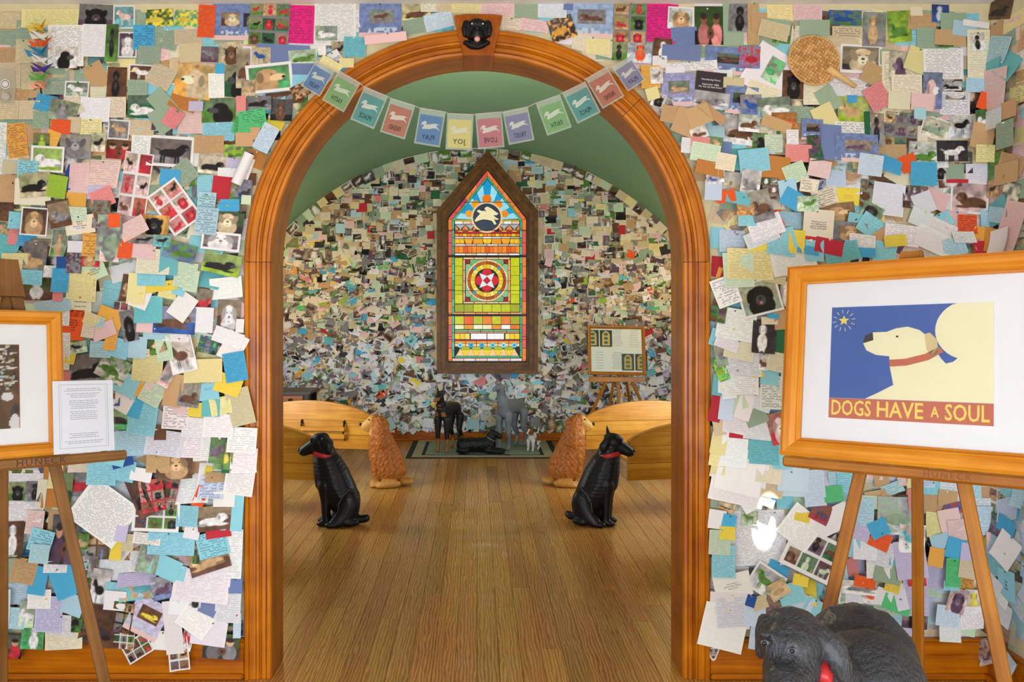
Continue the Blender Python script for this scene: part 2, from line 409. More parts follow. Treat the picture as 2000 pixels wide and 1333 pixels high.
# ---- arch casing: a moulded profile swept up, round and down
PROF = [(0, 0), (0, .016), (.004, .022), (.013, .024), (.015, .017), (.018, .017), (.020, .025), (.031, .026), (.033, .018), (.0365, .018), (.0385, .027), (.0405, .020), (.0435, .020),
        (.046, .028), (.054, .029), (.056, .024), (.058, .029), (.078, .030), (.082, .029), (.085, .035), (.090, .038), (.097, .037), (.1015, .030), (.1015, 0)]
def sweep(name, path, parent, prof, mat, yfun=lambda p: -p):
    """path: list of (centre-line point x,z, outward nx,nz, length)"""
    vs = []; fs = []; uvs = []; n = len(prof)
    for (x, z, nx, nz, L) in path:
        for (r, p) in prof: vs.append((x+nx*r, yfun(p), z+nz*r))
    for i in range(len(path)-1):
        for j in range(n-1): fs.append((i*n+j, i*n+j+1, (i+1)*n+j+1, (i+1)*n+j))
    fs.append(tuple(range(n))); fs.append(tuple(range((len(path)-1)*n, len(path)*n))[::-1])
    o = mesh(name, vs, fs, mat, parent)
    acc = [0]
    for (r, p), (r2, p2) in zip(prof, prof[1:]): acc.append(acc[-1]+math.hypot(r2-r, p2-p))
    uv = o.data.uv_layers.new(name='UVMap')
    for poly in o.data.polygons:
        for li in poly.loop_indices:
            vi = o.data.loops[li].vertex_index; uv.data[li].uv = (acc[vi % n], path[vi//n][4])
    return o
def arcpath(r, a0, a1, n, base=0):
    return [(-r*math.cos(a0+(a1-a0)*i/n), ZS+r*math.sin(a0+(a1-a0)*i/n), -math.cos(a0+(a1-a0)*i/n), math.sin(a0+(a1-a0)*i/n), base+(a1-a0)*i/n*(r+.05)) for i in range(n+1)]
tr = empty('trim_1', (0, 0, 0)); tr['kind'] = 'structure'
sweep('casing_leg', [(-RI, .001, -1, 0, 0), (-RI, ZS-.001, -1, 0, ZS)], tr, PROF, M['cherry'])
sweep('casing_leg', [(RI, .001, 1, 0, 5), (RI, ZS-.001, 1, 0, 5+ZS)], tr, PROF, M['cherry'])
for i in range(4):
    g = .0012
    sweep('casing_segment', arcpath(RI, PI/4*i+g, PI/4*(i+1)-g, 20, 10+i*3), tr, PROF, M['cherry'])
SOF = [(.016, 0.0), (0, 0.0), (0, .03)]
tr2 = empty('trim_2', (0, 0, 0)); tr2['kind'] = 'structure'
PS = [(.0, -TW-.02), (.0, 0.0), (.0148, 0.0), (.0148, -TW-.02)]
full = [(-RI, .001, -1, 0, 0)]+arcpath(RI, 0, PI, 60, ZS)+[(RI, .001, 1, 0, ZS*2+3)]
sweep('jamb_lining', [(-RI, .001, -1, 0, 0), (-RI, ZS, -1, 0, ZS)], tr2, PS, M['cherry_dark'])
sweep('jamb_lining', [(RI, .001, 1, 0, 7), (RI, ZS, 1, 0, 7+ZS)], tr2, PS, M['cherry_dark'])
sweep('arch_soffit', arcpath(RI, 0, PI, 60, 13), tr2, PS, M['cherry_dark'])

# ---- keystone with its carved head
ks = empty('carved_keystone', (0, -.062, 2.42)); setp(ks, 'wooden keystone block with a carved black dog head on top of the arch', 'keystone')
kd = 3.138/F
def kz(py): return H+(604-py)*kd
prism('block', [((905-VX)*kd, kz(108)), ((963-VX)*kd, kz(108)), ((981-VX)*kd, kz(30)), ((958-VX)*kd, kz(27.5)), ((910-VX)*kd, kz(27.5)), ((887-VX)*kd, kz(30))], 0, .20, M['cherry_block'], ks,
      local=Matrix(((1, 0, 0, 0), (0, 0, 1, 0), (0, 1, 0, -2.42), (0, 0, 0, 1))))
kc = np.array(lin('0d0d10'))
def kcol(co): return np.tile(kc, (len(co), 1))
u = kd
def kp(px, py, y): return ((px-934)*u, y, kz(py)-2.42)
figure('dog_head', [[(kp(934, 62, 0), (.048, .022, .048))], [(kp(932, 88, 0), (.040, .020, .020))], [(kp(934, 50, -.006), (.036, .024, .026))], [(kp(934, 70, -.018), (.024, .030, .028))], [(kp(934, 76, -.020), (.030, .024, .016))],
    [(kp(913, 46, -.004), (.014, .013, .012)), (kp(909, 58, -.008), (.012, .012, .014)), (kp(910, 70, -.006), (.008, .010, .008))],
    [(kp(955, 46, -.004), (.014, .013, .012)), (kp(958, 58, -.008), (.012, .012, .014)), (kp(957, 70, -.006), (.008, .010, .008))],
    [(kp(912, 84, -.002), (.012, .012, .010)), (kp(933, 94, -.006), (.02, .014, .008)), (kp(954, 84, -.002), (.012, .012, .010))],
    [(kp(925, 48, -.026), (.010, .008, .006))], [(kp(943, 48, -.026), (.010, .008, .006))],
    [(kp(934, 64, -.046), (.012, .010, .008))]], M['carved_black'], ks, voxel=.0030, smooth=3, colour=kcol)
figure('tongue', [[(kp(934, 83, -.040), (.012, .008, .011))]], plain('pink_tongue', 'e0a090', .4), ks, voxel=.002, smooth=2)
for ex in (924, 945): figure('eye', [[(kp(ex, 52, -.032), (.0045, .003, .004))]], M['amber_eye'], ks, voxel=.0012, smooth=1)

# ================================================================ stained glass window
SW = 8.88/F; YG = 8.88-3.2
def wp(px, py): return ((px-VX)*SW, H+(604-py)*SW)
win = empty('window_1', (0, YB, 0)); win['kind'] = 'structure'
ROTX = Matrix(((1, 0, 0, 0), (0, 0, 1, 0), (0, 1, 0, 0), (0, 0, 0, 1)))
def wpoly(name, pts, y0, y1, mat):
    p = [wp(*q) for q in pts]
    A = sum(p[i][0]*p[(i+1) % len(p)][1]-p[(i+1) % len(p)][0]*p[i][1] for i in range(len(p)))
    if A < 0: p = p[::-1]
    return prism(name, p, y0-YB, y1-YB, mat, win, local=ROTX)
oP = [(853.5, 730), (853.5, 412), (952, 294), (1050.5, 412), (1050.5, 730)]
iP = [(870, 715), (870, 421), (952, 320), (1033.5, 421), (1033.5, 715)]
i2 = [(874, 709), (874, 425), (952, 329.5), (1029.5, 425), (1029.5, 709)]
def member(k, A, B, y0, y1, nm='window_frame'):
    k2 = (k+1) % 5
    wpoly(nm, [A[k], A[k2], B[k2], B[k]], y0, y1, M['dark_frame'])
mid = [((a[0]*.55+b[0]*.45), (a[1]*.55+b[1]*.45)) for a, b in zip(oP, iP)]
for k in range(5):
    member(k, oP, mid, YB-.085, YB-.001); member(k, mid, iP, YB-.070, YB-.001, 'frame_inner'); member(k, iP, i2, YB-.045, YB-.001, 'frame_stop')
lead = plain('lead_came', '0a0a0a', .5)
wpoly('lead_backing', [(874, 709), (874, 425), (952, 329), (1029.5, 425), (1029.5, 709)], YB-.012, YB-.002, lead)
GL = {}
def gmat(hexc):
    if hexc not in GL:
        m = NT('stained_glass_'+hexc); oc = m.new('ShaderNodeTexCoord').outputs['Object']; n = m.noise(oc, 22, 3, .6)
        c = lin(hexc); cc = m.mix(n, tuple(x*.72 for x in c), tuple(min(1, x*1.2+.01) for x in c)); m.base(tuple(x*.12 for x in c)); m.rough(.25); m.b.inputs['Specular IOR Level'].default_value = .15
        m.L(cc, m.b.inputs['Emission Color']); m.b.inputs['Emission Strength'].default_value = .95; GL[hexc] = m.m
    return GL[hexc]
OR, RS_, TE, AM, YE, LI, SKB, LB, PE, WH, RE, GRN, BRN, NAV = 'f08028', 'dc5a58', '46b48c', 'f09a1c', 'f4cc28', 'c8cc18', '129cd0', '9adcee', 'f8c890', 'f8f4f0', 'b81420', '74b070', 'a8480c', '2c3c50'
def piece(pts, c, grow=.45, y=0):
    cx = sum(p[0] for p in pts)/len(pts); cy = sum(p[1] for p in pts)/len(pts)
    q = []
    for x, yy in pts:
        d = math.hypot(x-cx, yy-cy) or 1; k = max(.3, 1-grow/d); q.append((cx+(x-cx)*k, cy+(yy-cy)*k))
    wpoly('glass_piece', q, YB-.018-y, YB-.012, gmat(c))
def rect(x0, y0, x1, y1, c): piece([(x0, y0), (x1, y0), (x1, y1), (x0, y1)], c, .55)
def disc(cx, cy, r, c, n=16, y=.003): piece([(cx+r*math.cos(2*PI*i/n), cy+r*math.sin(2*PI*i/n)) for i in range(n)], c, .25, y)
def ring(cx, cy, r0, r1, n, cols, a0=0, a1=2*PI, sub=3):
    for i in range(n):
        s, e = a0+(a1-a0)*i/n, a0+(a1-a0)*(i+1)/n
        pts = [(cx+r1*math.cos(s+(e-s)*k/sub), cy+r1*math.sin(s+(e-s)*k/sub)) for k in range(sub+1)]+[(cx+r0*math.cos(e-(e-s)*k/sub), cy+r0*math.sin(e-(e-s)*k/sub)) for k in range(sub+1)]
        piece(pts, cols[i % len(cols)], .35)
rw = random.Random(2)
for x0, x1, cs in ((875.5, 882.5, (OR, 'e8642c', OR, RS_)), (1020.5, 1028, ('f0803c', RS_, 'f0803c', 'e05c50'))):
    y = 428; i = 0
    while y < 706: rect(x0, y, x1, min(706, y+23), cs[(i*3+i//2) % 4]); y += 23; i += 1
for x0, x1 in ((883, 887), (1016, 1020)):
    y = 430
    while y < 699: rect(x0, y, x1, min(699, y+17), rw.choice((TE, '3ca87c', '58c49c'))); y += 17
def slope(o0, o1, j0, j1, n, cs):
    for i in range(n):
        a, b = i/n, (i+1)/n; L = lambda p, q, t: (p[0]+(q[0]-p[0])*t, p[1]+(q[1]-p[1])*t)
        piece([L(o0, o1, a), L(o0, o1, b), L(j0, j1, b), L(j0, j1, a)], cs[i % len(cs)], .4)
slope((875.5, 427), (952, 332), (882.5, 429), (952, 342), 7, (RS_, 'e05044', 'c83a5c', OR, 'f08048')); slope((1028, 427), (952, 332), (1020.5, 429), (952, 342), 7, ('f07040', OR, 'f07c3c', 'f0864c'))
slope((883, 429.5), (952, 343), (887, 430.5), (952, 347.5), 6, (TE, '3ca87c')); slope((1020, 429.5), (952, 343), (1016, 430.5), (952, 347.5), 6, (TE, '3ca87c'))
# sky rays round the medallion
C0 = (951.5, 428.0)
def hit(a):
    dx, dy = math.cos(a), -math.sin(a); best = 1e9
    for s, (ex, ey) in ((1, (1015, 429)), (-1, (888, 429))):
        ax, ay = 952, 349.5; ux, uy = ex-ax, ey-ay; den = dx*uy-dy*ux
        if abs(den) < 1e-6: continue
        t = ((ax-C0[0])*uy-(ay-C0[1])*ux)/den
        if t > 5: best = min(best, t)
    return (C0[0]+dx*best, C0[1]+dy*best)
angs = [PI*i/13 for i in range(14)]
cols = [LB, SKB, LB, LB, SKB, LB, SKB, LB, SKB, LB, SKB, SKB, LB]
for i in range(13):
    a, b = angs[i], angs[i+1]; r = 29
    if i == 6: pts = [(C0[0]+r*math.cos(a), C0[1]-r*math.sin(a)), hit(a), (952, 349.5), hit(b), (C0[0]+r*math.cos(b), C0[1]-r*math.sin(b))]
    else: pts = [(C0[0]+r*math.cos(a), C0[1]-r*math.sin(a)), hit(max(a, .02)), hit(min(b, PI-.02)), (C0[0]+r*math.cos(b), C0[1]-r*math.sin(b))]
    piece(pts, cols[i], .4)
for x, y, r in ((951, 388, 9.5), (929, 399, 8.5), (973, 399, 8.5), (916, 417, 7.5), (986, 417, 7.5)): disc(x, y, r, rw.choice(('f0901c', 'e87818', 'f0a020')), y=.004)
rect(888, 428.5, 1015, 431, 'b8a818')
for x0 in range(888, 1010, 16): rect(x0, 431.5, min(1015, x0+16), 437, ('f4c8b0', WH)[x0 % 3 == 0])
for x0 in (889, 909, 975, 995):
    piece([(x0, 438), (x0+20, 438), (x0+10, 448)], 'a8b0b0', .3); piece([(x0, 439), (x0+9, 451), (x0, 451)], 'f09058', .3); piece([(x0+20, 439), (x0+11, 451), (x0+20, 451)], 'f08048', .3); piece([(x0+10, 446), (x0+15, 452), (x0+5, 452)], YE, .2)
rect(888, 452, 1015, 455, RE)
disc(951, 424, 31, PE, 28, .005)
disc(951, 424, 27.5, NAV, 28, .008)
dogp = [(927, 430), (933, 422), (938, 417), (931, 412), (935, 409), (941, 412), (946, 411), (950, 415), (946, 406), (952, 403), (960, 407), (968, 413), (974, 417), (970, 420), (963, 420), (968, 424), (975, 428), (971, 429), (965, 428), (970, 437), (966, 439), (961, 431), (953, 429), (944, 428), (936, 430), (929, 433)]
wpoly('glass_dog', dogp, YB-.030, YB-.026, gmat('f6e4b0'))
for i in range(16): rect(888+i*7.95, 456, 888+(i+1)*7.95, 461.5, (AM, 'e87c14', YE, OR)[(i*5) % 4])
for i in range(7): rect(888+i*18.2, 462.5, 888+(i+1)*18.2, 465, ('d8dce0', 'f4c8b0', 'a8c890', WH)[i % 4])
for i in range(7):
    x0 = 888+i*18.2; k = 3 if i % 2 else -1
    piece([(x0, 466), (x0+18.2, 466), (x0+18.2-k, 476), (x0+k, 476)], (AM, 'f0a828')[i % 2], .4)
for x in (893, 902, 947, 956, 1000, 1009): disc(x, 470.5, 3.8, YE, 12)
for i in range(6): rect(888+i*21.2, 477, 888+(i+1)*21.2, 479.5, (WH, 'e8c8b8', 'd0e0c8')[i % 3])
for i in range(15): rect(888+i*8.48, 480.5, 888+(i+1)*8.48, 494, (OR, 'e87020', 'f09424', 'f08c2c', 'e05c14')[(i*7) % 5])
for i in range(6): rect(888+i*21.2, 495, 888+(i+1)*21.2, 498.3, (WH, 'f4d0a8', 'f0f0f0')[i % 3])
# middle light
ys = [503, 520, 538, 557, 575, 593.5]
for a, b in zip(ys, ys[1:]):
    rect(888, a, 903.5, b, rw.choice((LI, 'c0c418', 'd2d61e'))); rect(997.5, a, 1015, b, rw.choice((LI, 'd2d61e')))
for i in range(7): rect(888+i*18.2, 594.5, 888+(i+1)*18.2, 610, ('a4a814', 'a4ac14', LI, LI, LI, 'c0c820', 'a8ac1c')[i])
for a, b in ((904.5, 926), (926, 950), (950, 974), (974, 996.5)): rect(a, 503, b, 506, PE); rect(a, 590, b, 593, PE)
for a, b in ((507, 528), (528, 549), (549, 570), (570, 589)): rect(904.5, a, 908, b, 'f0b078'); rect(993, a, 996.5, b, 'f0b078')
CM = (951, 548)
for sx in (-1, 1):
    for sy in (-1, 1):
        X = CM[0]+sx*41.5; Y = CM[1]+sy*41
        arc = [(CM[0]+sx*41*math.sin(t), CM[1]+sy*41*math.cos(t)) for t in (0.12, .4, .62, .785)]
        piece([(CM[0]+sx*6, Y)]+arc+[(X-sx*8, Y-sy*8), (X-sx*9, Y)], GRN, .5)
        arc = [(CM[0]+sx*41*math.cos(t), CM[1]+sy*41*math.sin(t)) for t in (0.12, .4, .62, .785)]
        piece([(X, CM[1]+sy*6)]+arc+[(X-sx*8, Y-sy*8), (X, Y-sy*9)], '8cc088', .5)
        piece([(X, Y), (X-sx*9, Y), (X-sx*6.5, Y-sy*6.5), (X, Y-sy*9)], 'a01018', .3)
ring(*CM, 38.3, 41, 12, (PE, 'fce0b0')); ring(*CM, 32.5, 38, 16, (BRN, 'b45410', 'c0600c')); ring(*CM, 23.5, 32.2, 24, (YE, 'f4d850', 'f0bc20', YE, 'f8e480'))
for a in (PI/4, 3*PI/4, 5*PI/4, 7*PI/4): disc(CM[0]+33.5*math.cos(a), CM[1]+33.5*math.sin(a), 3.8, '2098b8', 12, .006)
for a in (0, PI/2, PI, 3*PI/2): disc(CM[0]+13.5*math.cos(a), CM[1]+13.5*math.sin(a), 10, 'd02030', 18, .003)
star = []
for k in range(4):
    a = PI/4+k*PI/2; star += [(CM[0]+21*math.cos(a), CM[1]+21*math.sin(a)), (CM[0]+9*math.cos(a+PI/4), CM[1]+9*math.sin(a+PI/4))]
piece(star, 'dcecf4', .2, .006); piece([(951, 540), (959, 548), (951, 556), (943, 548)], 'c01c28', .1, .010)
for i in range(6): rect(883+i*22.8, 611, 883+(i+1)*22.8, 614, ('f09050', 'f4a870')[i % 2])
# bottom light
for i in range(7):
    a, b = 888+i*18.2, 888+(i+1)*18.2
    rect(a, 618, b, 634, (LI, 'f06020', 'b8bc18', 'f08028', 'c4c81c', 'f07c30', 'a8ac18')[i]); rect(a, 635, b, 643.5, ('f8f0b0', AM, 'f8f8d0', 'f8e8b8', 'f09020', 'fcf4f0', 'e87820')[i])
for i in range(5): rect(888+i*25.4, 644.7, 888+(i+1)*25.4, 648, GRN); rect(888+i*25.4, 648.8, 888+(i+1)*25.4, 651, 'e09080')
for a, b, c in ((888, 898, YE), (898, 908, YE), (908, 917.5, 'f4e060'), (919, 951, 'fffdfa'), (951.5, 985, 'fffdfa'), (987, 996, 'f4e060'), (996, 1005, YE), (1005, 1015, YE)): rect(a, 652, b, 663.5, c)
rect(888, 664.3, 1015, 666.3, RE)
for i in range(6): rect(888+i*21.2, 667, 888+(i+1)*21.2, 671.5, (AM, 'f09828')[i % 2]); rect(888+i*21.2, 672, 888+(i+1)*21.2, 677.5, PE)
for i in range(6):
    x = 898.5+i*21.3; disc(x, 675, 5.2, ('78dcf0', '20a8d8', '20a8d8', '60d0ec', '90e4f4', '60d0ec')[i], 14, .005); disc(x, 675, 2.3, '1474b0', 10, .008)
    piece([(x, 681), (x+3.5, 688), (x+8.5, 696), (x-8.5, 696), (x-3.5, 688)], PE, .3)
    if i < 5:
        cx = x+10.65
        piece([(cx-7, 678), (cx+7, 678), (cx+10, 684), (cx-10, 684)], 'a8b818', .3); piece([(cx-10, 684.3), (cx+10, 684.3), (cx+6, 690), (cx+2, 696), (cx-2, 696), (cx-6, 690)], YE, .3)
rect(888, 696.8, 1015, 699.5, TE)
for i in range(6): rect(883+i*22.8, 701, 883+(i+1)*22.8, 706, ('f4c4b8', 'f8d8d0')[i % 2])
for y, t in ((500.5, 4), (616, 4), (394.5, .9), (449.5, 1.2), (568, .9), (664, .9)):
    hw = 76 if y > 430 else (y-335)*.8
    wpoly('saddle_bar', [(951.5-hw, y-t/2), (951.5+hw, y-t/2), (951.5+hw, y+t/2), (951.5-hw, y+t/2)], YB-.044, YB-.022, lead)
# ================================================================ pews (each with its own carved dogs standing by)
def pew(xa, ya, xb, yb, label, rack=False):
    """a low oak bench seen from its back; a = aisle end, b = wall end"""
    A, B = Vector((xa, ya, 0)), Vector((xb, yb, 0)); e1 = (B-A).normalized(); L = (B-A).length
    if xb < xa: e1 = -e1; O = B
    else: O = A
    e2 = Vector((0, 0, 1)); n = e1.cross(e2)          # n points to the viewer
    p = empty('pew', mat=frame_mat(O, e1, -n, e2)); setp(p, label, 'pew', 'oak pews in the far room')
    def arc(x): t = (x/L-.5)*2; return .53+.127*(1-t*t)**.8 if abs(t) < 1 else .53
    N = 24
    def plank(lo, hi, nm='back_plank', y0=-.012, y1=.012):
        xs = [L*i/N for i in range(N+1)]
        f = lambda v, x: v(x) if callable(v) else v
        vs = []
        for y in (y0, y1):
            for x in xs: vs += [(x, y, f(lo, x)), (x, y, f(hi, x))]
        k = 2*(N+1); fs = []
        for i in range(N):
            a = 2*i; fs += [(a, a+2, a+3, a+1), (k+a, k+a+1, k+a+3, k+a+2), (a+1, a+3, k+a+3, k+a+1), (a, k+a, k+a+2, a+2)]
        fs += [(0, 1, k+1, k), (k-2, 2*k-2, 2*k-1, k-1)]
        return mesh(nm, vs, fs, M['pew'], p)
    plank(.272, .385); plank(.388, .502); plank(.505, lambda x: arc(x)-.004)
    plank(lambda x: arc(x)-.004, lambda x: arc(x)+.010, 'top_rail', -.020, .020)
    box('seat', (.01, .012, .388), (L-.01, .36, .412), M['pew'], p, .006)
    for x in ((.03,) if xb < xa else (L-.06,)): box('leg', (x, -.010, 0), (x+.035, .035, .272), M['pew'], p, .004); box('leg', (x, .30, 0), (x+.035, .34, .388), M['pew'], p, .004)
    if rack:
        for x in rack:
            br = tube('bracket', [(x, -.014, .49), (x, -.034, .475), (x, -.040, .445), (x, -.052, .415), (x, -.044, .375), (x, -.020, .345)], .0085, M['iron'], p, 6)
            tube('bracket_scroll', [(x, -.016, .505), (x-.006, -.03, .497), (x, -.016, .48)], .008, M['iron'], br, 6)
        box('rack_rail', (rack[0]-.005, -.058, .42), (rack[1]+.01, -.040, .455), M['pew'], p, .003)
        box('rack_rail', (rack[0]-.005, -.052, .355), (rack[1]+.01, -.036, .395), M['pew'], p, .003)
        box('rack_shelf', (rack[0], -.050, .355), (rack[1], -.014, .363), M['pew'], p, .002)
    return p
pew(-.86, 3.60, -1.95, 3.78, 'oak pew with an arched back and iron-bracketed rack behind the tan dog near the desk', rack=(.49, .86))
pew(-1.08, 2.36, -2.15, 2.56, 'oak pew cut by the arch, behind the flop-eared black dog')
pew(.90, 3.60, 1.98, 3.78, 'oak pew with an arched back below the easel with the framed leaflet')
pew(1.02, 2.36, 2.10, 2.56, 'oak pew cut by the arch, behind the black dog with a pointed ear')

# ================================================================ desk in the far corner
dk = empty('writing_desk', (-1.95, 4.98, 0)); setp(dk, 'small black and orange wooden desk with a round-knobbed drawer in the far corner', 'desk')
box('desk_top', (-.34, -.24, .605), (.33, .24, .63), plain('desk_top_wood', '4a3524', .4), dk)
for x in (-.31, .27):
    for y in (-.21, .17): box('leg', (x, y, 0), (x+.04, y+.04, .605), M['black'], dk)
box('apron', (-.27, -.20, .50), (.27, .20, .603), M['black'], dk)
dr = box('drawer', (.02, -.222, .512), (.255, -.20, .592), wood('orange_drawer_wood', '9c5014', 'd08030', axis=0), dk)
kn = figure('knob', [[((0, -.020, 0), (.022, .014, .018))]], M['gloss_black'], dr, voxel=.004, smooth=1)

# ================================================================ rug
rg_ = empty('runner_rug', (.055, 5.20, 0)); setp(rg_, 'grey-green runner rug with black and beige borders below the stained glass', 'rug')
def rmat(n, a, b): 
    m = NT(n); oc = m.new('ShaderNodeTexCoord').outputs['Object']; q = m.noise(m.mapping(oc, (60, 180, 60)), 1, 3, .8); m.base(m.mix(q, lin(a), lin(b))); m.rough(.95); m.bump(q, .5, .003); return m.m
RB, RG, RK = rmat('rug_beige', '8c8470', 'b4ac96'), rmat('rug_green', '6c8070', '9aa894'), rmat('rug_black', '16181c', '2c2e34')
def rr(nm, x0, y0, x1, y1, z, m_): box(nm, (x0, y0, .0005), (x1, y1, z), m_, rg_, .001)
rr('edge', -.745, -.53, .745, .53, .007, RK); rr('border', -.69, -.505, .69, .505, .0085, RB); rr('inner_line', -.60, -.40, .60, .42, .0095, RK); rr('field', -.565, -.375, .565, .395, .0105, RG)
rr('border_line', -.64, -.455, .64, -.447, .0095, RB)

# ================================================================ carved dogs
BLK = np.array(lin('141216')); REDC = np.array(lin('b8323a'))
def collar(parent, c, r, tilt, th=.006, mat=None, wd=.016):
    """a band round the neck: centre, radii, tilt about Y"""
    vs = []; fs = []; n = 28; R = Matrix.Rotation(tilt, 3, 'Y')
    for i in range(n):
        a = 2*PI*i/n
        for dr, dz in ((0, -wd), (th, -wd*.8), (th, wd*.8), (0, wd)):
            vs.append(Vector(c)+R @ Vector(((r[0]+dr)*math.cos(a), (r[1]+dr)*math.sin(a), dz)))
    for i in range(n):
        j = (i+1) % n
        for k in range(4): fs.append((i*4+k, j*4+k, j*4+(k+1) % 4, i*4+(k+1) % 4))
    return mesh('collar', vs, fs, mat or M['red_collar'], parent, smooth=True)
def black_dog(loc, yaw, label, pointed=False):
    d = empty('black_dog_sculpture', loc); d.rotation_euler = (0, 0, yaw); setp(d, label, 'sculpture')
    ch = [[((.050, 0, .548), (.066, .056, .066))], [((.03, 0, .575), (.05, .046, .040))],
          [((.085, 0, .525), (.052, .042, .048)), ((.150, 0, .492), (.034, .032, .036)), ((.166, 0, .487), (.022, .027, .026))],
          [((.02, 0, .50), (.072, .06, .06)), ((.010, 0, .455), (.085, .068, .05)), ((-.005, 0, .42), (.102, .08, .06)), ((-.030, 0, .345), (.125, .092, .07)), ((-.052, 0, .27), (.138, .10, .07)), ((-.088, 0, .20), (.128, .105, .07)), ((-.12, 0, .13), (.105, .10, .08))]]
    for s in (-1, 1):
        ch += [[((.012, s*.045, .27), (.052, .045, .06)), ((.008, s*.046, .17), (.034, .034, .04)), ((.006, s*.048, .06), (.027, .028, .03)), ((.000, s*.048, .035), (.028, .028, .03)), ((.036, s*.048, .018), (.034, .027, .018))],
               [((-.150, s*.075, .14), (.072, .045, .11)), ((-.115, s*.09, .07), (.065, .032, .06)), ((-.06, s*.098, .022), (.055, .028, .022)), ((-.02, s*.10, .020), (.035, .028, .020))],
               [((-.15, s*.08, .03), (.07, .045, .03))]]
        if not pointed: ch.append([((.012, s*.050, .565), (.028, .014, .026)), ((-.012, s*.062, .530), (.030, .013, .034)), ((-.016, s*.066, .500), (.018, .011, .020))])
        else: ch.append([((.012, s*.048, .565), (.026, .014, .024)), ((-.012, s*.060, .525), (.030, .013, .032))])
        ch.append([((.095, s*.026, .572), (.022, .012, .011))])
    ch.append([((-.17, .01, .03), (.045, .032, .03)), ((-.235, .02, .034), (.042, .030, .028)), ((-.265, .03, .042), (.020, .024, .026))])
    if pointed: ch.append([((.010, .035, .59), (.020, .012, .024)), ((.002, .040, .626), (.011, .008, .018)), ((-.002, .042, .655), (.004, .004, .010))])
    figure('body', ch, M['carved_black'], d, voxel=.0062, smooth=5, colour=lambda co: np.tile(BLK, (len(co), 1)))
    collar(d, (.018, 0, .466), (.078, .064), -.24, .005)
    figure('nose', [[((.184, 0, .500), (.012, .015, .011))]], M['gloss_black'], d, voxel=.0028, smooth=2)
    for s in (-1, 1): figure('eye', [[((.104, s*.036, .556), (.009, .007, .007))]], M['gloss_black'], d, voxel=.002, smooth=1)
    for s in (-1, 1):                                     # the carved haunch line picked out in grey
        tube('haunch_line', [(-.075, s*.108, .10), (-.082, s*.117, .16), (-.105, s*.119, .21), (-.15, s*.106, .25)], .0022, plain('worn_edge_paint', '6e6c6e', .5), d, 5)
    return d
black_dog((-1.00, 2.26, 0), PI+.12, 'black carved sitting dog with red collar, facing the near pew, ears folded back')
black_dog((.86, 2.26, 0), -.30, 'black carved sitting dog with red collar and one pointed ear standing up', True)

TAN, TANL = np.array(lin('ae6420')), np.array(lin('dca652'))
def curl(co, n): 
    x, y, z = co.T; k = np.sin(x*150+3*np.sin(z*55))*np.sin(y*150+2*np.sin(z*48+1))+.7*np.sin(z*120+4*np.sin(x*60))
    return k*.0032*np.clip((z-.05)*12, 0, 1)*np.where((x > .105) & (z > .44), .1, 1)
def tancol(co):
    x, y, z = co.T; f = np.clip((x-.088)*45, 0, 1)*(z > .42); b = np.clip((.10-z)*14, 0, 1)*.7
    g = (.5+.5*np.sin(x*150+3*np.sin(z*55))*np.sin(y*150+2*np.sin(z*48+1)))[:, None]
    t = np.maximum(f, b)[:, None]; base = TAN*(.75+.5*g); return base*(1-t)+TANL*t
def tan_dog(loc, yaw, label):
    d = empty('tan_dog_sculpture', loc); d.rotation_euler = (0, 0, yaw); setp(d, label, 'sculpture')
    ch = [[((.070, 0, .535), (.058, .055, .055))], [((.11, 0, .512), (.046, .042, .046)), ((.150, 0, .490), (.034, .032, .036))], [((.128, 0, .475), (.036, .032, .032))],
          [((.030, 0, .50), (.078, .07, .07)), ((.030, 0, .42), (.090, .085, .08)), ((.018, 0, .34), (.108, .09, .08)), ((-.0, 0, .25), (.122, .10, .09)), ((-.03, 0, .18), (.135, .11, .09)), ((-.05, 0, .12), (.145, .115, .09))],
          [((-.02, 0, .36), (.06, .06, .09)), ((-.09, 0, .19), (.085, .09, .10))],
          [((-.16, .0, .035), (.05, .05, .035)), ((-.215, .02, .035), (.03, .035, .03))]]
    for s in (-1, 1):
        ch += [[((.045, s*.066, .545), (.026, .014, .03)), ((.030, s*.082, .45), (.034, .018, .06)), ((.024, s*.088, .36), (.034, .018, .05))],
               [((.065, s*.045, .24), .040), ((.062, s*.048, .03), (.030, .030, .03)), ((.085, s*.048, .016), (.034, .030, .016))],
               [((-.04, s*.09, .035), (.10, .035, .035)), ((.03, s*.09, .02), (.04, .03, .02))]]
    figure('body', ch, M['carved_tan'], d, voxel=.0065, smooth=4, disp=curl, colour=tancol)
    figure('nose', [[((.184, 0, .506), (.014, .017, .014))]], M['gloss_black'], d, voxel=.003, smooth=2)
    for s in (-1, 1): figure('eye', [[((.118, s*.038, .546), (.007, .006, .007))]], M['gloss_black'], d, voxel=.002, smooth=1)
tan_dog((-.76, 3.44, 0), PI+.18, 'tan curly-coated carved sitting dog at the end of the racked pew')
tan_dog((.76, 3.46, 0), -.18, 'tan curly-coated carved sitting dog beside the pew under the framed leaflet')

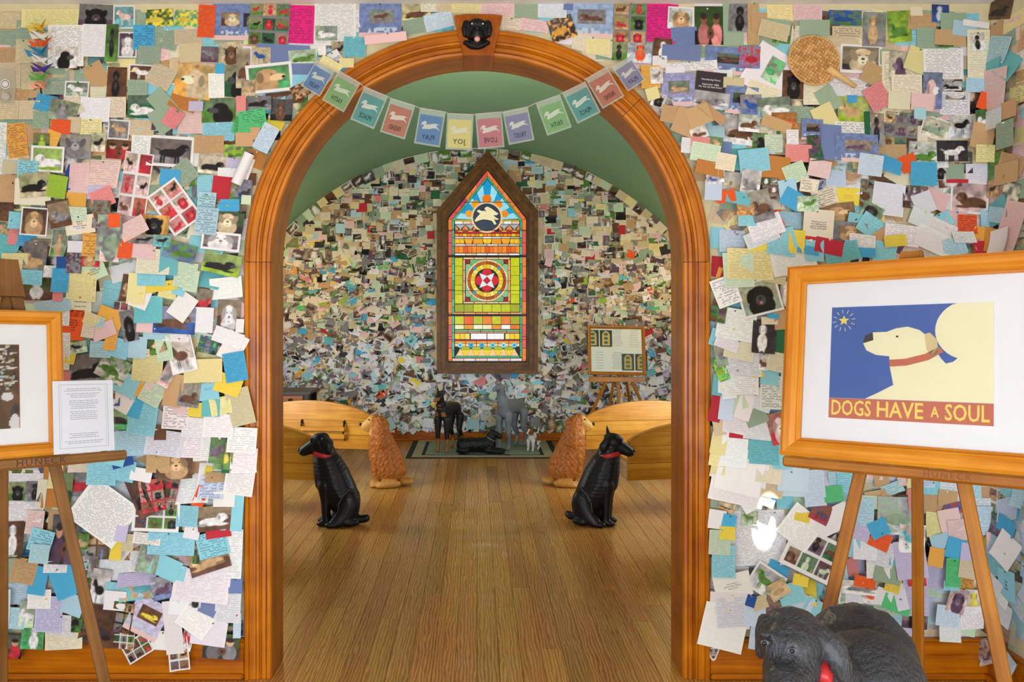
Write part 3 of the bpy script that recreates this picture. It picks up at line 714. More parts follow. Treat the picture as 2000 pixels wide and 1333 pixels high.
# ---- doberman, standing towards us
def quad(name, label, loc, yaw, chains, cfun, voxel=.006, disp=None, extra=None):
    d = empty(name, loc); d.rotation_euler = (0, 0, yaw); setp(d, label, 'sculpture')
    figure('body', chains, M['carved'], d, voxel=voxel, smooth=4, colour=cfun, disp=disp)
    if extra: extra(d)
    return d
def legs4(xf, xh, y, zt, r0, r1, hock=.04, paw=.022):
    out = []
    for s in (-1, 1):
        out.append([((xf, s*y, zt), r0), ((xf+.004, s*y, zt*.52), (r1*1.15,)*3), ((xf, s*y, .05), (r1*.85,)*3), ((xf+.012, s*y, .016), (paw*1.2, paw*.85, .016))])
        out.append([((xh, s*y, zt), (r0*1.25, r0, r0*1.2)), ((xh+.02, s*y, zt*.62), (r1*1.5, r1*1.2, r1*1.4)), ((xh-hock, s*y, zt*.33), (r1*.85,)*3), ((xh-hock+.012, s*y, .04), (r1*.8,)*3), ((xh-hock+.03, s*y, .016), (paw*1.2, paw*.85, .016))])
    return out
DBK, DTN = np.array(lin('221e20')), np.array(lin('9c6a3c'))
def dobcol(co):
    x, y, z = co.T
    t = (z < .135) | ((z > .36) & (z < .405) & (x > .09) & (np.abs(y) > .018) & (np.abs(y) < .05)) | ((x > .185) & (z < .555) & (z > .49)) | ((x > .13) & (z > .445) & (z < .475) & (np.abs(y) < .02))
    return np.where(t[:, None], DTN, DBK)
ch = legs4(.09, -.17, .052, .33, .042, .022)+[[((.08, 0, .40), (.07, .068, .085)), ((-.06, 0, .42), (.075, .058, .065)), ((-.17, 0, .41), (.065, .058, .07))],
     [((.10, 0, .42), .06), ((.125, 0, .50), (.042, .04, .05)), ((.145, 0, .555), (.045, .042, .040))], [((.17, 0, .545), (.04, .03, .028)), ((.235, 0, .525), (.02, .018, .018))]]
for s in (-1, 1): ch.append([((.13, s*.030, .585), (.014, .014, .016)), ((.127, s*.036, .63), (.008, .008, .016)), ((.125, s*.038, .655), (.003, .003, .008))])
dob = quad('doberman_sculpture', 'black and tan carved standing dog with pointed ears on the rug', (-.30, 5.00, .013), -PI/2-.50, ch, dobcol)
collar(dob, (.120, 0, .475), (.048, .046), .35, .004, M['iron'], .008)

# ---- tall grey dog
GR = np.array(lin('7e8890'))
ch = legs4(.10, -.19, .055, .36, .045, .025)+[[((.10, 0, .42), (.075, .075, .10)), ((-.05, 0, .43), (.09, .07, .075)), ((-.19, 0, .42), (.07, .065, .075))],
     [((.11, 0, .46), .07), ((.15, 0, .56), (.048, .045, .055)), ((.17, 0, .635), (.048, .045, .045))], [((.20, 0, .64), (.045, .034, .032)), ((.275, 0, .625), (.024, .022, .024))],
     [((-.24, 0, .43), .02), ((-.29, 0, .33), .013), ((-.31, 0, .25), .009)]]
for s in (-1, 1): ch.append([((.15, s*.045, .665), (.018, .010, .014)), ((.142, s*.062, .635), (.018, .009, .022)), ((.142, s*.064, .605), (.010, .008, .014))])
gd = quad('grey_dog_sculpture', 'tall grey carved dog standing on the rug beside the small white one', (.33, 5.16, .011), PI+.95, ch, lambda co: np.tile(GR, (len(co), 1))*(1+.12*np.sin(co[:, 2:3]*40)))

# ---- small white and brown terrier
def tercol(co):
    x, y, z = co.T; t = ((z > .165) & (x > .03)) | ((x < -.02) & (x > -.085) & (z > .10) & (np.abs(y) > .02)); W = np.array(lin('ece8e0')); B = np.array(lin('8c5430')); 
    bl = ((z > .165) & (x > .075) & (np.abs(y) < .010)); return np.where((t & ~bl)[:, None], B, W)
ch = legs4(.045, -.075, .027, .11, .022, .012, .015, .012)+[[((.04, 0, .145), (.038, .036, .042)), ((-.08, 0, .145), (.034, .034, .036))], [((.05, 0, .16), .03), ((.07, 0, .205), (.032, .03, .028))], [((.09, 0, .20), (.022, .018, .016)), ((.122, 0, .192), (.011, .011, .011))],
     [((-.105, 0, .165), .010), ((-.125, 0, .215), .006)]]
for s in (-1, 1): ch.append([((.06, s*.024, .228), (.011, .007, .010)), ((.068, s*.032, .215), (.009, .006, .010))])
tr_ = quad('terrier_sculpture', 'small white and brown carved dog beside the tall grey dog', (.56, 5.02, .011), -PI/2-.55, ch, tercol, .0045)
collar(tr_, (.056, 0, .180), (.031, .031), .4, .003, plain('silver_chain', 'a0a0a4', .3, .7), .004)

# ---- lying black terrier
ch = [[((-.16, 0, .075), (.07, .065, .07)), ((.0, 0, .08), (.08, .07, .075)), ((.10, 0, .085), (.07, .065, .08))],
      [((.10, 0, .12), (.055, .05, .06)), ((.135, 0, .19), (.042, .04, .045))], [((.16, 0, .185), (.04, .032, .030)), ((.205, 0, .165), (.026, .026, .030))],
      [((.10, .05, .03), (.04, .025, .028)), ((.22, .055, .02), (.04, .022, .02))], [((.10, -.05, .03), (.04, .025, .028)), ((.22, -.055, .02), (.04, .022, .02))],
      [((-.16, .06, .03), (.07, .03, .03))], [((-.16, -.06, .03), (.07, .03, .03))], [((-.20, 0, .12), .014), ((-.215, 0, .20), .009), ((-.205, 0, .235), .006)]]
for s in (-1, 1): ch.append([((.125, s*.024, .225), (.010, .010, .012)), ((.122, s*.027, .255), (.004, .004, .008))])
ld = quad('black_terrier_sculpture', 'shaggy black carved dog lying on the rug between two standing dogs', (.02, 4.90, .013), -.10, ch, lambda co: np.tile(BLK, (len(co), 1)), .0055,
    lambda co, n: (np.sin(co[:, 0]*190+3*np.sin(co[:, 1]*70))*np.sin(co[:, 2]*120+2*np.sin(co[:, 0]*90)))*.0035)
collar(ld, (.115, 0, .145), (.056, .050), .5, .003, plain('silver_lead', 'b0b0b4', .3, .7), .003)
tube('lead', [(-.16, -.36, .014), (.05, -.385, .014), (.2, -.36, .014), (.34, -.40, .014)], .005, M['black'], None, 6); setp(bpy.context.scene.collection.objects[-1], 'thin black shadow line drawn across the rug in front of the dogs', 'lead')  # black tube drawn in as the dark shadow line on the rug
lo = bpy.context.scene.collection.objects[-1]; lo.name = 'rug_shadow_line'; lo.location = (-.02, 5.18, 0)

# ---- near black dog (only its head and back stand in view)
fd = empty('large_black_dog_sculpture', (.92, -1.22, 0)); setp(fd, 'large black carved dog with red collar in front of the blue print', 'sculpture')
def G(x, y, z): return (x-.92, y+1.22, z)
ch = [[(G(.925, -1.27, .545), (.130, .14, .135))], [(G(.972, -1.12, .545), (.140, .16, .140))],
      [(G(.90, -1.30, .46), (.125, .13, .16)), (G(.985, -1.08, .44), (.135, .15, .16))],
      [(G(.85, -1.32, .55), (.085, .08, .085)), (G(.745, -1.37, .615), (.070, .070, .075)), (G(.71, -1.39, .66), (.066, .066, .066))],
      [(G(.692, -1.400, .708), (.076, .078, .074))], [(G(.675, -1.44, .712), (.066, .062, .056))], [(G(.668, -1.46, .672), (.062, .055, .048)), (G(.635, -1.515, .660), (.047, .046, .040))],
      [(G(.628, -1.52, .672), (.042, .045, .034)), (G(.598, -1.575, .648), (.036, .034, .030))], [(G(.610, -1.535, .640), (.040, .045, .026))]]
ch += [[(G(.662, -1.482, .740), (.018, .012, .010))], [(G(.612, -1.464, .746), (.016, .012, .010))]]
ch += [[(G(.735, -1.440, .742), (.024, .022, .016)), (G(.756, -1.462, .715), (.030, .012, .028)), (G(.768, -1.475, .682), (.026, .010, .028)), (G(.774, -1.482, .652), (.014, .008, .016))],
       [(G(.634, -1.385, .745), (.012, .020, .016)), (G(.622, -1.395, .715), (.008, .022, .030)), (G(.618, -1.400, .685), (.007, .016, .020))]]
for sx, sy in ((.84, -1.36), (.96, -1.38)): ch.append([(G(sx, sy, .42), .06), (G(sx, sy, .2), .042), (G(sx, sy, .04), .036), (G(sx-.01, sy-.03, .022), (.042, .055, .022))])
for sx, sy in ((.90, -1.05), (1.07, -1.07)): ch.append([(G(sx, sy, .40), (.07, .09, .1)), (G(sx, sy+.03, .22), .045), (G(sx, sy+.05, .04), .035), (G(sx, sy+.02, .022), (.04, .055, .022))])
ch.append([(G(1.03, -.96, .5), .03), (G(1.06, -.90, .36), .022), (G(1.07, -.88, .25), .012)])
def furdisp(co, n): return np.sin(co[:, 0]*420+5*np.sin(co[:, 2]*60+co[:, 1]*40))*np.sin(co[:, 2]*300+4*np.sin(co[:, 1]*70))*.0009
FB = np.array(lin('1e1f24'))
m = NT('near_black_dog_fur'); c = m.new('ShaderNodeAttribute', attribute_name='col').outputs['Color']; oc = m.new('ShaderNodeTexCoord').outputs['Object']
n = m.noise(m.mapping(oc, (260, 160, 60)), 1, 3, .7); n2 = m.noise(m.mapping(oc, (120, 120, 45)), 1, 2, .5); m.base(m.mix(n2, c, (.042, .050, .066))); m.rough(.40); m.bump(m.math('ADD', n, m.math('MULTIPLY', n2, 1.6)), 1.0, .006); m.b.inputs['Coat Weight'].default_value = .3; m.b.inputs['Coat Roughness'].default_value = .25
figure('body', ch, m.m, fd, voxel=.0062, smooth=5, disp=furdisp, colour=lambda co: np.tile(FB, (len(co), 1)))
for x, y, z in ((.655, -1.499, .727), (.603, -1.482, .736)):  # grey eye whites, with the eyes' light grey highlight put into their colour
    figure('eye_white_highlight', [[(G(x, y, z), (.0095, .006, .0052))]], plain('eye_highlight_paint', '6c7078', .2), fd, voxel=.0016, smooth=1)
    figure('eye', [[(G(x-.002, y-.0035, z), (.0062, .004, .0048))]], M['gloss_black'], fd, voxel=.0013, smooth=1)
figure('nose', [[(G(.586, -1.606, .654), (.018, .012, .012))]], M['gloss_black'], fd, voxel=.003, smooth=2)
nc_ = Vector((-.45, -.35, .82)).normalized(); u1 = Vector((.87, 0, .48)); u1 = (u1-nc_*u1.dot(nc_)).normalized(); u2 = nc_.cross(u1)*-1
if u2.y > 0: u2 = -u2
vs = []; fs = []; c0 = Vector(G(.682, -1.405, .646)); na = 22
for i in range(na+1):
    t_ = math.radians(-60+115*i/na); d_ = u1*math.cos(t_)+u2*math.sin(t_)
    for rr_, hh_ in ((.070, -.018), (.091, -.016), (.094, 0), (.091, .016), (.070, .018)): vs.append(c0+d_*rr_+nc_*hh_)
for i in range(na):
    for k_ in range(4): fs.append((i*5+k_, (i+1)*5+k_, (i+1)*5+k_+1, i*5+k_+1))
fs += [(0, 1, 2, 3, 4), tuple(na*5+q for q in (4, 3, 2, 1, 0))]
mesh('collar', vs, fs, M['red_collar'], fd, smooth=True)
tube('seam_line', [G(.800, -1.385, .66), G(.802, -1.395, .62), G(.802, -1.397, .54)], .0020, M['white_paint'], fd, 5)

# ================================================================ easels and framed pictures of the near room
def easel_frame(mirror):
    d1 = Vector((.73015, -.68239, .03497)).normalized(); d2 = Vector((.11187, .15105, .98218)); d2 = (d2-d1*d1.dot(d2)).normalized(); n = d1.cross(d2)
    if mirror: d1, d2 = Vector((-d1.x, d1.y, d1.z))*-1, Vector((-d2.x, d2.y, d2.z)); n = d1.cross(d2)
    return d1, d2, n
d1, d2, nn = easel_frame(False)
MR = frame_mat(Vector((.934375, -.7, .989125)), d1, d2, nn)
e1, e2, en = easel_frame(True)
ML = frame_mat(Vector((-1.31625, -.6, .972875)), e1, e2, en)

def easel(ML_, u0, wd, wm, wx, label, name, mast_top, word_u):
    """u0: start of the ledge along the local X; the ledge is wd long. The frame stands on z = local Y 0."""
    E = empty('display_easel', mat=ML_); setp(E, label, 'easel')
    c = u0+wd/2
    led = box('ledge', (u0, -.033, -.030), (u0+wd, -.001, .040), wx, E, .006)
    inv = ML_.inverted()
    def floorpt(u, w, v=-1):
        a = ML_ @ Vector((u, 0, w)); dv = (ML_.to_3x3() @ Vector((0, 1, 0))); t = -a.z/dv.z; return Vector((u, t, w))
    for s in (-1, 1):
        top = Vector((c+s*.012, .60, -.036)); k = .19
        ft = floorpt(0, -.036).y; bot = Vector((c+s*(.012+k*(.60-ft)), ft+.012, -.036))
        beam('leg', bot, top, .034, .022, wm, E, up=(0, 0, 1), bevel=.004)
    # mast behind, leaning the other way
    top = Vector((c, mast_top, -.050)); b = ML_ @ Vector((c, .05, -.05)); g = inv @ Vector((b.x-nn_of(ML_).x*.16, b.y-nn_of(ML_).y*.16+.05, .012))
    prism('apex_block', [(c-.047, mast_top-.12), (c+.047, mast_top-.12), (c+.028, mast_top), (c-.028, mast_top)], -.024, -.006, wm, E)
    beam('mast', Vector((c, .0, -.064)), top, .052, .018, wm, E, up=(0, 0, 1), bevel=.004, taper=.8)
    beam('rear_leg', g, Vector((c, .25, -.085)), .030, .020, wm, E, up=(0, 0, 1), bevel=.004)
    return E
def nn_of(m_): return (m_.to_3x3() @ Vector((0, 0, 1)))
ink = plain('carved_letter_ink', '4a2e18', .7)
ER = easel(MR, .0125, .665, M['easel'], M['easel_x'], 'amber wooden easel holding the large blue dog print beside the black dog', 'display_easel', .615, 0)
text('lettering', 'HUNECK', .024, plain('faint_carved_ink', '7c4c20', .7), ER, T((.455, -.017, .0402)), space=1.3)
EL = easel(ML, -.4780, .665, M['walnut'], M['walnut_x'], 'brown wooden easel with a lettered ledge by the white typed sheet', 'display_easel', .630, 0)
text('lettering', 'HUNECK', .030, ink, EL, T((-.072, -.017, .0402)), space=1.25)

def picture_frame(name, mat4, x0, x1, y0, y1, fw, label, mats, mat_in, depth=.028, cat='framed picture'):
    P = empty(name, mat=mat4); setp(P, label, cat)
    prof = [(0, .004), (0, depth), (.18, depth+.006), (.5, depth+.004), (.75, depth-.004), (.82, depth-.002), (.9, depth-.010), (1, depth-.012), (1, .004)]
    co = [(x0, y0), (x1, y0), (x1, y1), (x0, y1)]; ci = [(x0+fw, y0+fw), (x1-fw, y0+fw), (x1-fw, y1-fw), (x0+fw, y1-fw)]
    for k in range(4):
        a, b = co[k], co[(k+1) % 4]; c, d = ci[k], ci[(k+1) % 4]; vs = []
        for (p, q) in ((a, c), (b, d)):
            for t, z in prof: vs.append((p[0]+(q[0]-p[0])*t, p[1]+(q[1]-p[1])*t, z))
        n = len(prof); fs = [(j, n+j, n+(j+1) % n, (j+1) % n) for j in range(n)]+[tuple(range(n))[::-1], tuple(range(n, 2*n))]
        mesh('frame_rail', vs, fs, mats[k % 2], P)
    box('backing', (x0+fw*.8, y0+fw*.8, .002), (x1-fw*.8, y1-fw*.8, .006), M['whitepaint'], P, .0005)
    box('mat_board', (x0+fw*.95, y0+fw*.95, .006), (x1-fw*.95, y1-fw*.95, .009), mat_in, P, .0005)
    return P
PR = picture_frame('framed_print', MR, 0, .690, .0, .585, .056, 'large framed blue dog print lettered in yellow on the amber easel', (M['frame_oak'], M['frame_v']), M['matboard'])
# the print itself: a plain stand-in of the same colours, with its lettering
ig = plain('print_paper', 'f2f1f2', .8, var=.01); pb_, pc_, pr_, pyl = plain('print_blue', '2c5cac', .6, var=.06), plain('print_cream', 'f4edc4', .6, var=.03), plain('print_terracotta', 'c8684c', .6, var=.05), plain('print_yellow', 'f6dc68', .6, var=.03)
box('print_sheet', (.122, .100, .009), (.568, .468, .0098), ig, PR, .0002)
def flat(nm, pts, z, mat_, par=PR, dz=.0004): return prism(nm, pts if sum(pts[i][0]*pts[(i+1) % len(pts)][1]-pts[(i+1) % len(pts)][0]*pts[i][1] for i in range(len(pts))) > 0 else pts[::-1], z, z+dz, mat_, par)
flat('blue_ground', [(.134, .181), (.555, .181), (.555, .453), (.134, .453)], .0098, pb_)
flat('title_band', [(.134, .122), (.555, .122), (.555, .1805), (.134, .1805)], .0098, pr_)
flat('hill', [(.235, .1815)]+[(.555, .1815), (.555, .335)]+[(.555-.012*i, .335-.0007*i*i) for i in range(1, 9)]+[(.40, .275), (.33, .235), (.27, .20)], .0102, pc_)
flat('moon', [(min(.555, .497+.082*math.cos(2*PI*i/36)), min(.453, .378+.082*math.sin(2*PI*i/36))) for i in range(36)], .0108, pc_)
flat('moon_side', [(.50, .33), (.555, .33), (.555, .453), (.50, .453)], .0106, pc_)
# plain dog head in profile with a collar
flat('dog_head', [(.405, .20), (.315, .20), (.300, .275), (.298, .305), (.262, .309), (.236, .322), (.226, .343), (.232, .366), (.252, .375), (.290, .376), (.315, .386), (.345, .390), (.375, .380), (.398, .360), (.412, .330), (.430, .300), (.455, .27), (.455, .20)], .0106, pc_)
flat('muzzle_tip', [(.226, .343), (.232, .366), (.252, .375), (.254, .352)], .0112, M['black'])
flat('ear', [(.388, .368), (.402, .372), (.420, .352), (.424, .316), (.408, .300), (.394, .326)], .0112, plain('print_cream_shade', 'dcc890', .6))
flat('eye', [(.318+.004*math.cos(i), .362+.003*math.sin(i)) for i in range(6)], .0112, M['black'])
flat('collar_band', [(.300, .275), (.298, .295), (.34, .298), (.39, .312), (.425, .332), (.436, .318), (.40, .295), (.345, .279)], .0112, pr_)
sp_ = []
for i in range(10): a = PI/2+i*PI/5; r = .016 if i % 2 == 0 else .007; sp_.append((.170+r*math.cos(a), .412+r*math.sin(a)))
flat('star', sp_, .0106, pyl)
for i in range(12):
    a = 2*PI*i/12+.15; c_, s_ = math.cos(a), math.sin(a)
    flat('star_ray', [(.170+.022*c_-.0008*s_, .412+.022*s_+.0008*c_), (.170+.033*c_-.0008*s_, .412+.033*s_+.0008*c_), (.170+.033*c_+.0008*s_, .412+.033*s_-.0008*c_), (.170+.022*c_+.0008*s_, .412+.022*s_-.0008*c_)], .0106, pc_)
for s_, x0, x1, sz in (('DOGS', .142, .252, .062), ('HAVE', .268, .388, .062), ('A', .406, .427, .040), ('SOUL', .441, .546, .062)):
    o = text('title_lettering', s_, sz, pyl, PR, T(((x0+x1)/2, .1505, .0103)), bold=.0009)
    xsv = [v.co.x for v in o.data.vertices]; k = (x1-x0)/(max(xsv)-min(xsv)); o.data.transform(Matrix.Diagonal((k, 1, 1, 1)))
    xsv = [v.co.x for v in o.data.vertices]; o.data.transform(T((-(max(xsv)+min(xsv))/2, 0, 0)))
gl = NT('picture_glass'); gl.base((1, 1, 1)); gl.rough(.03); gl.b.inputs['Transmission Weight'].default_value = 1; gl.b.inputs['IOR'].default_value = 1.0
mt = NT('clear_glazing'); tb = mt.new('ShaderNodeBsdfTransparent'); gb = mt.new('ShaderNodeBsdfGlossy'); gb.inputs['Roughness'].default_value = .02
fr_ = mt.new('ShaderNodeFresnel'); fr_.inputs[0].default_value = 1.45; ms = mt.new('ShaderNodeMixShader'); mt.L(fr_.outputs[0], ms.inputs[0]); mt.L(tb.outputs[0], ms.inputs[1]); mt.L(gb.outputs[0], ms.inputs[2]); mt.L(ms.outputs[0], mt.n['Material Output'].inputs[0])
M['glazing'] = mt.m
box('glazing', (.05, .05, .0135), (.640, .535, .0150), M['glazing'], PR, 0)

PL = picture_frame('framed_photograph', ML, -.60, 0, 0, .458, .042, 'golden-framed photograph in a white mount, cut off by the frame of the view', (M['frame_oak'], M['frame_v']), M['matboard'])
box('glazing', (-.565, .036, .0135), (-.036, .42, .0150), M['glazing'], PL, 0)

# typed sheet in a clear holder, standing on the brown ledge
S = empty('typed_sheet', mat=ML @ T((.0565, .001, .034))); setp(S, 'white typed sheet in a clear sleeve leaning on the brown easel ledge', 'sheet')
box('sheet', (-.092, 0, 0), (.092, .230, .0012), plain('white_typing_paper', 'eceef6', .6, var=.01), S, .0003)
tg = plain('typing_ink', '8c90a4', .7); lg_ = plain('border_ink', '9ca0b0', .7)
for x0, y0, x1, y1 in ((-.074, .016, -.073, .218), (.073, .016, .074, .218), (-.074, .016, .074, .017), (-.074, .217, .074, .218), (-.068, .022, -.0675, .212), (.0675, .022, .068, .212)): box('border_line', (x0, y0, .0012), (x1, y1, .0015), lg_, S, 0)
rt = random.Random(5)
for i, y in enumerate((.203, .197, .188, .182, .176, .165, .159, .153, .147, .141, .130, .124, .118, .112, .106, .082, .060, .054, .048, .036, .030)):
    if i == 15: continue
    wd = rt.uniform(.035, .06); x = -wd
    while x < wd: l = rt.uniform(.004, .012); box('text_line', (x, y, .0012), (min(x+l, wd), y+.0016, .0014), tg, S, 0); x += l+.002
box('sleeve', (-.096, -.002, .0016), (.096, .234, .0022), M['glazing'], S, 0)

# ================================================================ framed leaflet on an easel in the far room
def bw(px, py, d=8.30): return at(px, py, d)
EB = empty('display_easel', bw(1208, 735)); setp(EB, 'slim wooden easel holding the framed leaflet at the far wall', 'easel')
o_ = Vector(EB.location)
for a, b in (((1186, 741, 8.27), (1152, 815, 8.05)), ((1232, 741, 8.27), (1266, 815, 8.05))):
    p, q = at(*a)-o_, at(*b)-o_; q2 = p+(q-p)*((p.z+o_.z-.01)/(p.z-q.z)); beam('leg', q2, p, .028, .024, M['easel'], EB, bevel=.003)
beam('mast', at(1208, 790, 8.37)-o_, at(1208, 632, 8.50)-o_, .035, .02, M['easel'], EB, bevel=.003)
p, q = at(1200, 735, 8.42)-o_, at(1190, 800, 8.50)-o_; q2 = p+(q-p)*((p.z+o_.z-.01)/(p.z-q.z)); q2.y = min(q2.y, 5.66-o_.y); beam('rear_leg', q2, p, .026, .02, M['easel'], EB, bevel=.003)
p, q = at(1222, 735, 8.42)-o_, at(1232, 800, 8.50)-o_; q2 = p+(q-p)*((p.z+o_.z-.01)/(p.z-q.z)); q2.y = min(q2.y, 5.66-o_.y); beam('rear_leg', q2, p, .026, .02, M['easel'], EB, bevel=.003)
beam('ledge', at(1150, 741, 8.25)-o_, at(1260, 742, 8.25)-o_, .03, .05, M['easel'], EB, bevel=.003)
tl, tr3, br3, bl = (bw(1157, 637, 8.42), bw(1265, 637, 8.42), bw(1261, 735), bw(1148, 733))
ex = (br3-bl).normalized(); ey = (tl-bl); W_ = (br3-bl).length; ey = (ey-ex*ey.dot(ex)); H_ = ey.length; ey.normalize(); ez = ex.cross(ey)
MB = frame_mat(bl+Vector((0, -.01, .004)), ex, ey, ez)
FB_ = picture_frame('framed_leaflet', MB, 0, W_, 0, H_, .034, 'framed leaflet with two pictures of lit windows on the far easel', (M['easel_x'], M['easel']), plain('leaflet_paper', 'd0d4c4', .8, var=.03), .022)
lw, lh = W_-.08, H_-.08
for cx_, cy_ in ((.16, .78), (.86, .22)):
    x, y = .04+lw*cx_, .04+lh*cy_
    for s in (-1, 1):
        wdt, hgt = lw*.13, lh*.20
        box('picture', (x+s*wdt*1.03-wdt*.95, y-hgt, .0092), (x+s*wdt*1.03+wdt*.95, y+hgt, .0098), plain('leaflet_dark', '26302c', .5), FB_, 0)
        pts = [(x+s*wdt*1.03+wdt*.6*a_, y+b_*hgt) for a_, b_ in ((-1, -.85), (1, -.85), (1, .5), (.55, .8), (0, .92), (-.55, .8), (-1, .5))]
        flat('picture_window', pts, .0099, plain('leaflet_gold', 'c0a848' if cy_ > .5 else 'a89038', .5), FB_)
        for q in range(3): flat('picture_pane', [(x+s*wdt*1.03+wdt*.35*math.cos(t), y+(q-1)*hgt*.5+hgt*.18*math.sin(t)) for t in [i*PI/4 for i in range(8)]], .0104, plain('leaflet_teal', '3c5c50', .5), FB_)
tk = plain('leaflet_ink', '8a9084', .8)
for bx, by, n_, wd in ((.52, .80, 10, .12), (.86, .78, 8, .11), (.52, .25, 12, .12), (.16, .25, 7, .10)):
    for i in range(n_):
        y = .04+lh*(by+.19-.38*i/max(1, n_-1)); box('text_line', (.04+lw*(bx-wd*rt.uniform(.6, 1)), y, .0092), (.04+lw*(bx+wd*rt.uniform(.6, 1)), y+.0035, .0096), tk, FB_, 0)

# ================================================================ flag bunting across the arch
BD = 3.125
def bt(name, hexc, a, rough=.7):
    m = NT(name); tb = m.new('ShaderNodeBsdfTransparent'); m.base(lin(hexc)); m.rough(rough); mx = m.new('ShaderNodeMixShader'); mx.inputs[0].default_value = a
    m.L(tb.outputs[0], mx.inputs[1]); m.L(m.b.outputs[0], mx.inputs[2]); m.L(mx.outputs[0], m.n['Material Output'].inputs[0]); return m.m
BM = {k: bt('flag_'+k, h, .46) for k, h in dict(purple='8886b0', green='84b878', teal='50a0a0', coral='c47460', blue='5c88c0', yellow='e4da88', pink='cc7884').items()}
BM['cloth'] = bt('flag_cloth', 'c8d8cc', .30); BM['dog'] = bt('flag_cream', 'e8ecdc', .42); BM['ink'] = bt('flag_ink', '2c3440', .6)
bu = empty('flag_bunting', at(932, 200, BD)); setp(bu, 'string of translucent pastel flags with mirrored words across the arch', 'bunting')
FLG = [((618.7, 120.7), (657, 139), (625, 190), (588, 168), 'blue', 'TRUST'), ((662, 139), (705, 162), (671, 221.5), (628.6, 195), 'green', 'FAITH'), ((711, 169), (759, 188), (729, 253), (684, 233), 'teal', 'PEACE'),
       ((763.6, 192), (812, 206), (790.6, 273.7), (742, 257.5), 'coral', 'FRIEND'), ((820, 210), (871.6, 218), (858, 288), (808.6, 280), 'blue', 'PLAY'), ((873.4, 220.6), (925.6, 223), (921, 294), (870, 291.7), 'yellow', 'JOY'),
       ((928, 222), (979.4, 218), (985.7, 288), (933.5, 291.7), 'pink', 'LOVE'), ((981, 219.7), (1030.7, 208), (1044, 275.5), (994, 283.6), 'purple', 'TRUST'), ((1044, 201), (1093, 184.6), (1116, 249), (1069, 265.6), 'green', 'FAITH'),
       ((1096, 181), (1143, 159), (1172, 219), (1128, 242), 'teal', 'PEACE'), ((1141, 154), (1184.6, 130.6), (1219.7, 188), (1177, 213), 'coral', 'FRIEND'), ((1190, 130.6), (1229.6, 110.8), (1259, 155), (1226, 179), 'purple', 'PLAY')]
O_ = Vector(bu.location); spts = []
dogf = [(.18, .42), (.30, .47), (.26, .55), (.36, .53), (.46, .56), (.44, .64), (.56, .58), (.66, .56), (.82, .60), (.70, .52), (.76, .46), (.88, .38), (.72, .44), (.60, .45), (.50, .42), (.38, .42), (.30, .36), (.20, .34), (.28, .40)]
dogf = [(.14, .50), (.17, .60), (.27, .66), (.36, .63), (.33, .57), (.42, .57), (.56, .60), (.70, .62), (.84, .60), (.72, .56), (.80, .52), (.90, .44), (.74, .50), (.60, .48), (.48, .45), (.36, .44), (.24, .42), (.20, .46), (.26, .50), (.22, .56), (.18, .54)]
for i, (a, b, c, d, colr, word) in enumerate(FLG):
    dd = BD-(.012 if i % 2 else .009)
    a_, b_, c_, d_ = [at(*p, dd)-O_ for p in (a, b, c, d)]
    ex = (b_-a_+c_-d_)/2; ey = (a_-d_+b_-c_)/2; wl, hl = ex.length, ey.length
    Mx = frame_mat(d_, ex.normalized(), ey.normalized(), ex.cross(ey).normalized())
    fl_ = prism('flag', [(0, 0), (wl, 0), (wl, hl), (0, hl)], 0, .0006, BM['cloth'], bu, local=Mx)
    prism('print_panel', [(wl*.06, hl*.05), (wl*.94, hl*.05), (wl*.94, hl*.83), (wl*.06, hl*.83)], .0008, .0012, BM[colr], fl_)
    prism('flying_dog', [(wl*x, hl*y) for x, y in dogf], .0016, .0019, BM['dog'], fl_)
    text('lettering', word, hl*.19, BM['ink'], fl_, T((wl*.5, hl*.22, .0020)), depth=.0002, mirror=True, xs=min(1.0, 3.2/len(word)*.95), space=1.1, bold=.0002)
    spts += [a_+Vector((0, 0, -.003)), b_+Vector((0, 0, -.003))]
tube('string', [at(600, 104, 3.165)-O_]+spts+[at(1245, 96, 3.165)-O_], .0013, plain('pink_string', 'd8b8b0', .8), bu, 5)

# ================================================================ things pinned up that are not paper
def gpt(px, py, y=-.03): d = 3.2+y; return at(px, py, d)
# origami cranes
cr = empty('origami_crane_garland', gpt(82, 40, -.03)); setp(cr, 'hanging garland of folded paper cranes in yellow, white, orange, blue, purple, green and peach', 'garland')
O_ = Vector(cr.location)
for i, (py, hx, sc) in enumerate(((55, 'e8b818', 1.05), (72, 'f0e8e0', 1.0), (86, 'e85820', 1.05), (103, '2484b4', 1.15), (118, 'f0ece8', .9), (136, '4c2c8c', .95), (152, '5cb044', .9), (168, 'f0a07c', .85))):
    c = gpt(82+(i % 3-1)*2, py, -.045)-O_; s = .055*sc
    vs = [(-.18, 0, -.10), (.18, 0, -.10), (0, -.16, -.14), (0, .16, -.14), (0, 0, .14), (-1.0, -.25, .42), (1.0, -.25, .42), (-.62, -.45, -.30), (-.82, -.6, .10), (.70, .1, -.34), (-.5, -.1, .2), (.5, -.1, .2)]
    vs = [c+Matrix.Rotation(((i*37) % 50-25)/57, 3, 'Z') @ (Vector((v[0]*.82, v[1], v[2]*1.15))*s) for v in vs]
    fs = [(0, 2, 4), (2, 1, 4), (1, 3, 4), (3, 0, 4), (0, 2, 1), (0, 1, 3), (0, 4, 5), (0, 5, 10), (2, 4, 5), (1, 4, 6), (2, 4, 6), (1, 6, 11), (0, 2, 7), (7, 8, 0), (1, 9, 3), (2, 9, 1)]
    mesh('paper_crane', vs, fs, plain('crane_paper_'+hx, hx, .6, var=.05), cr)
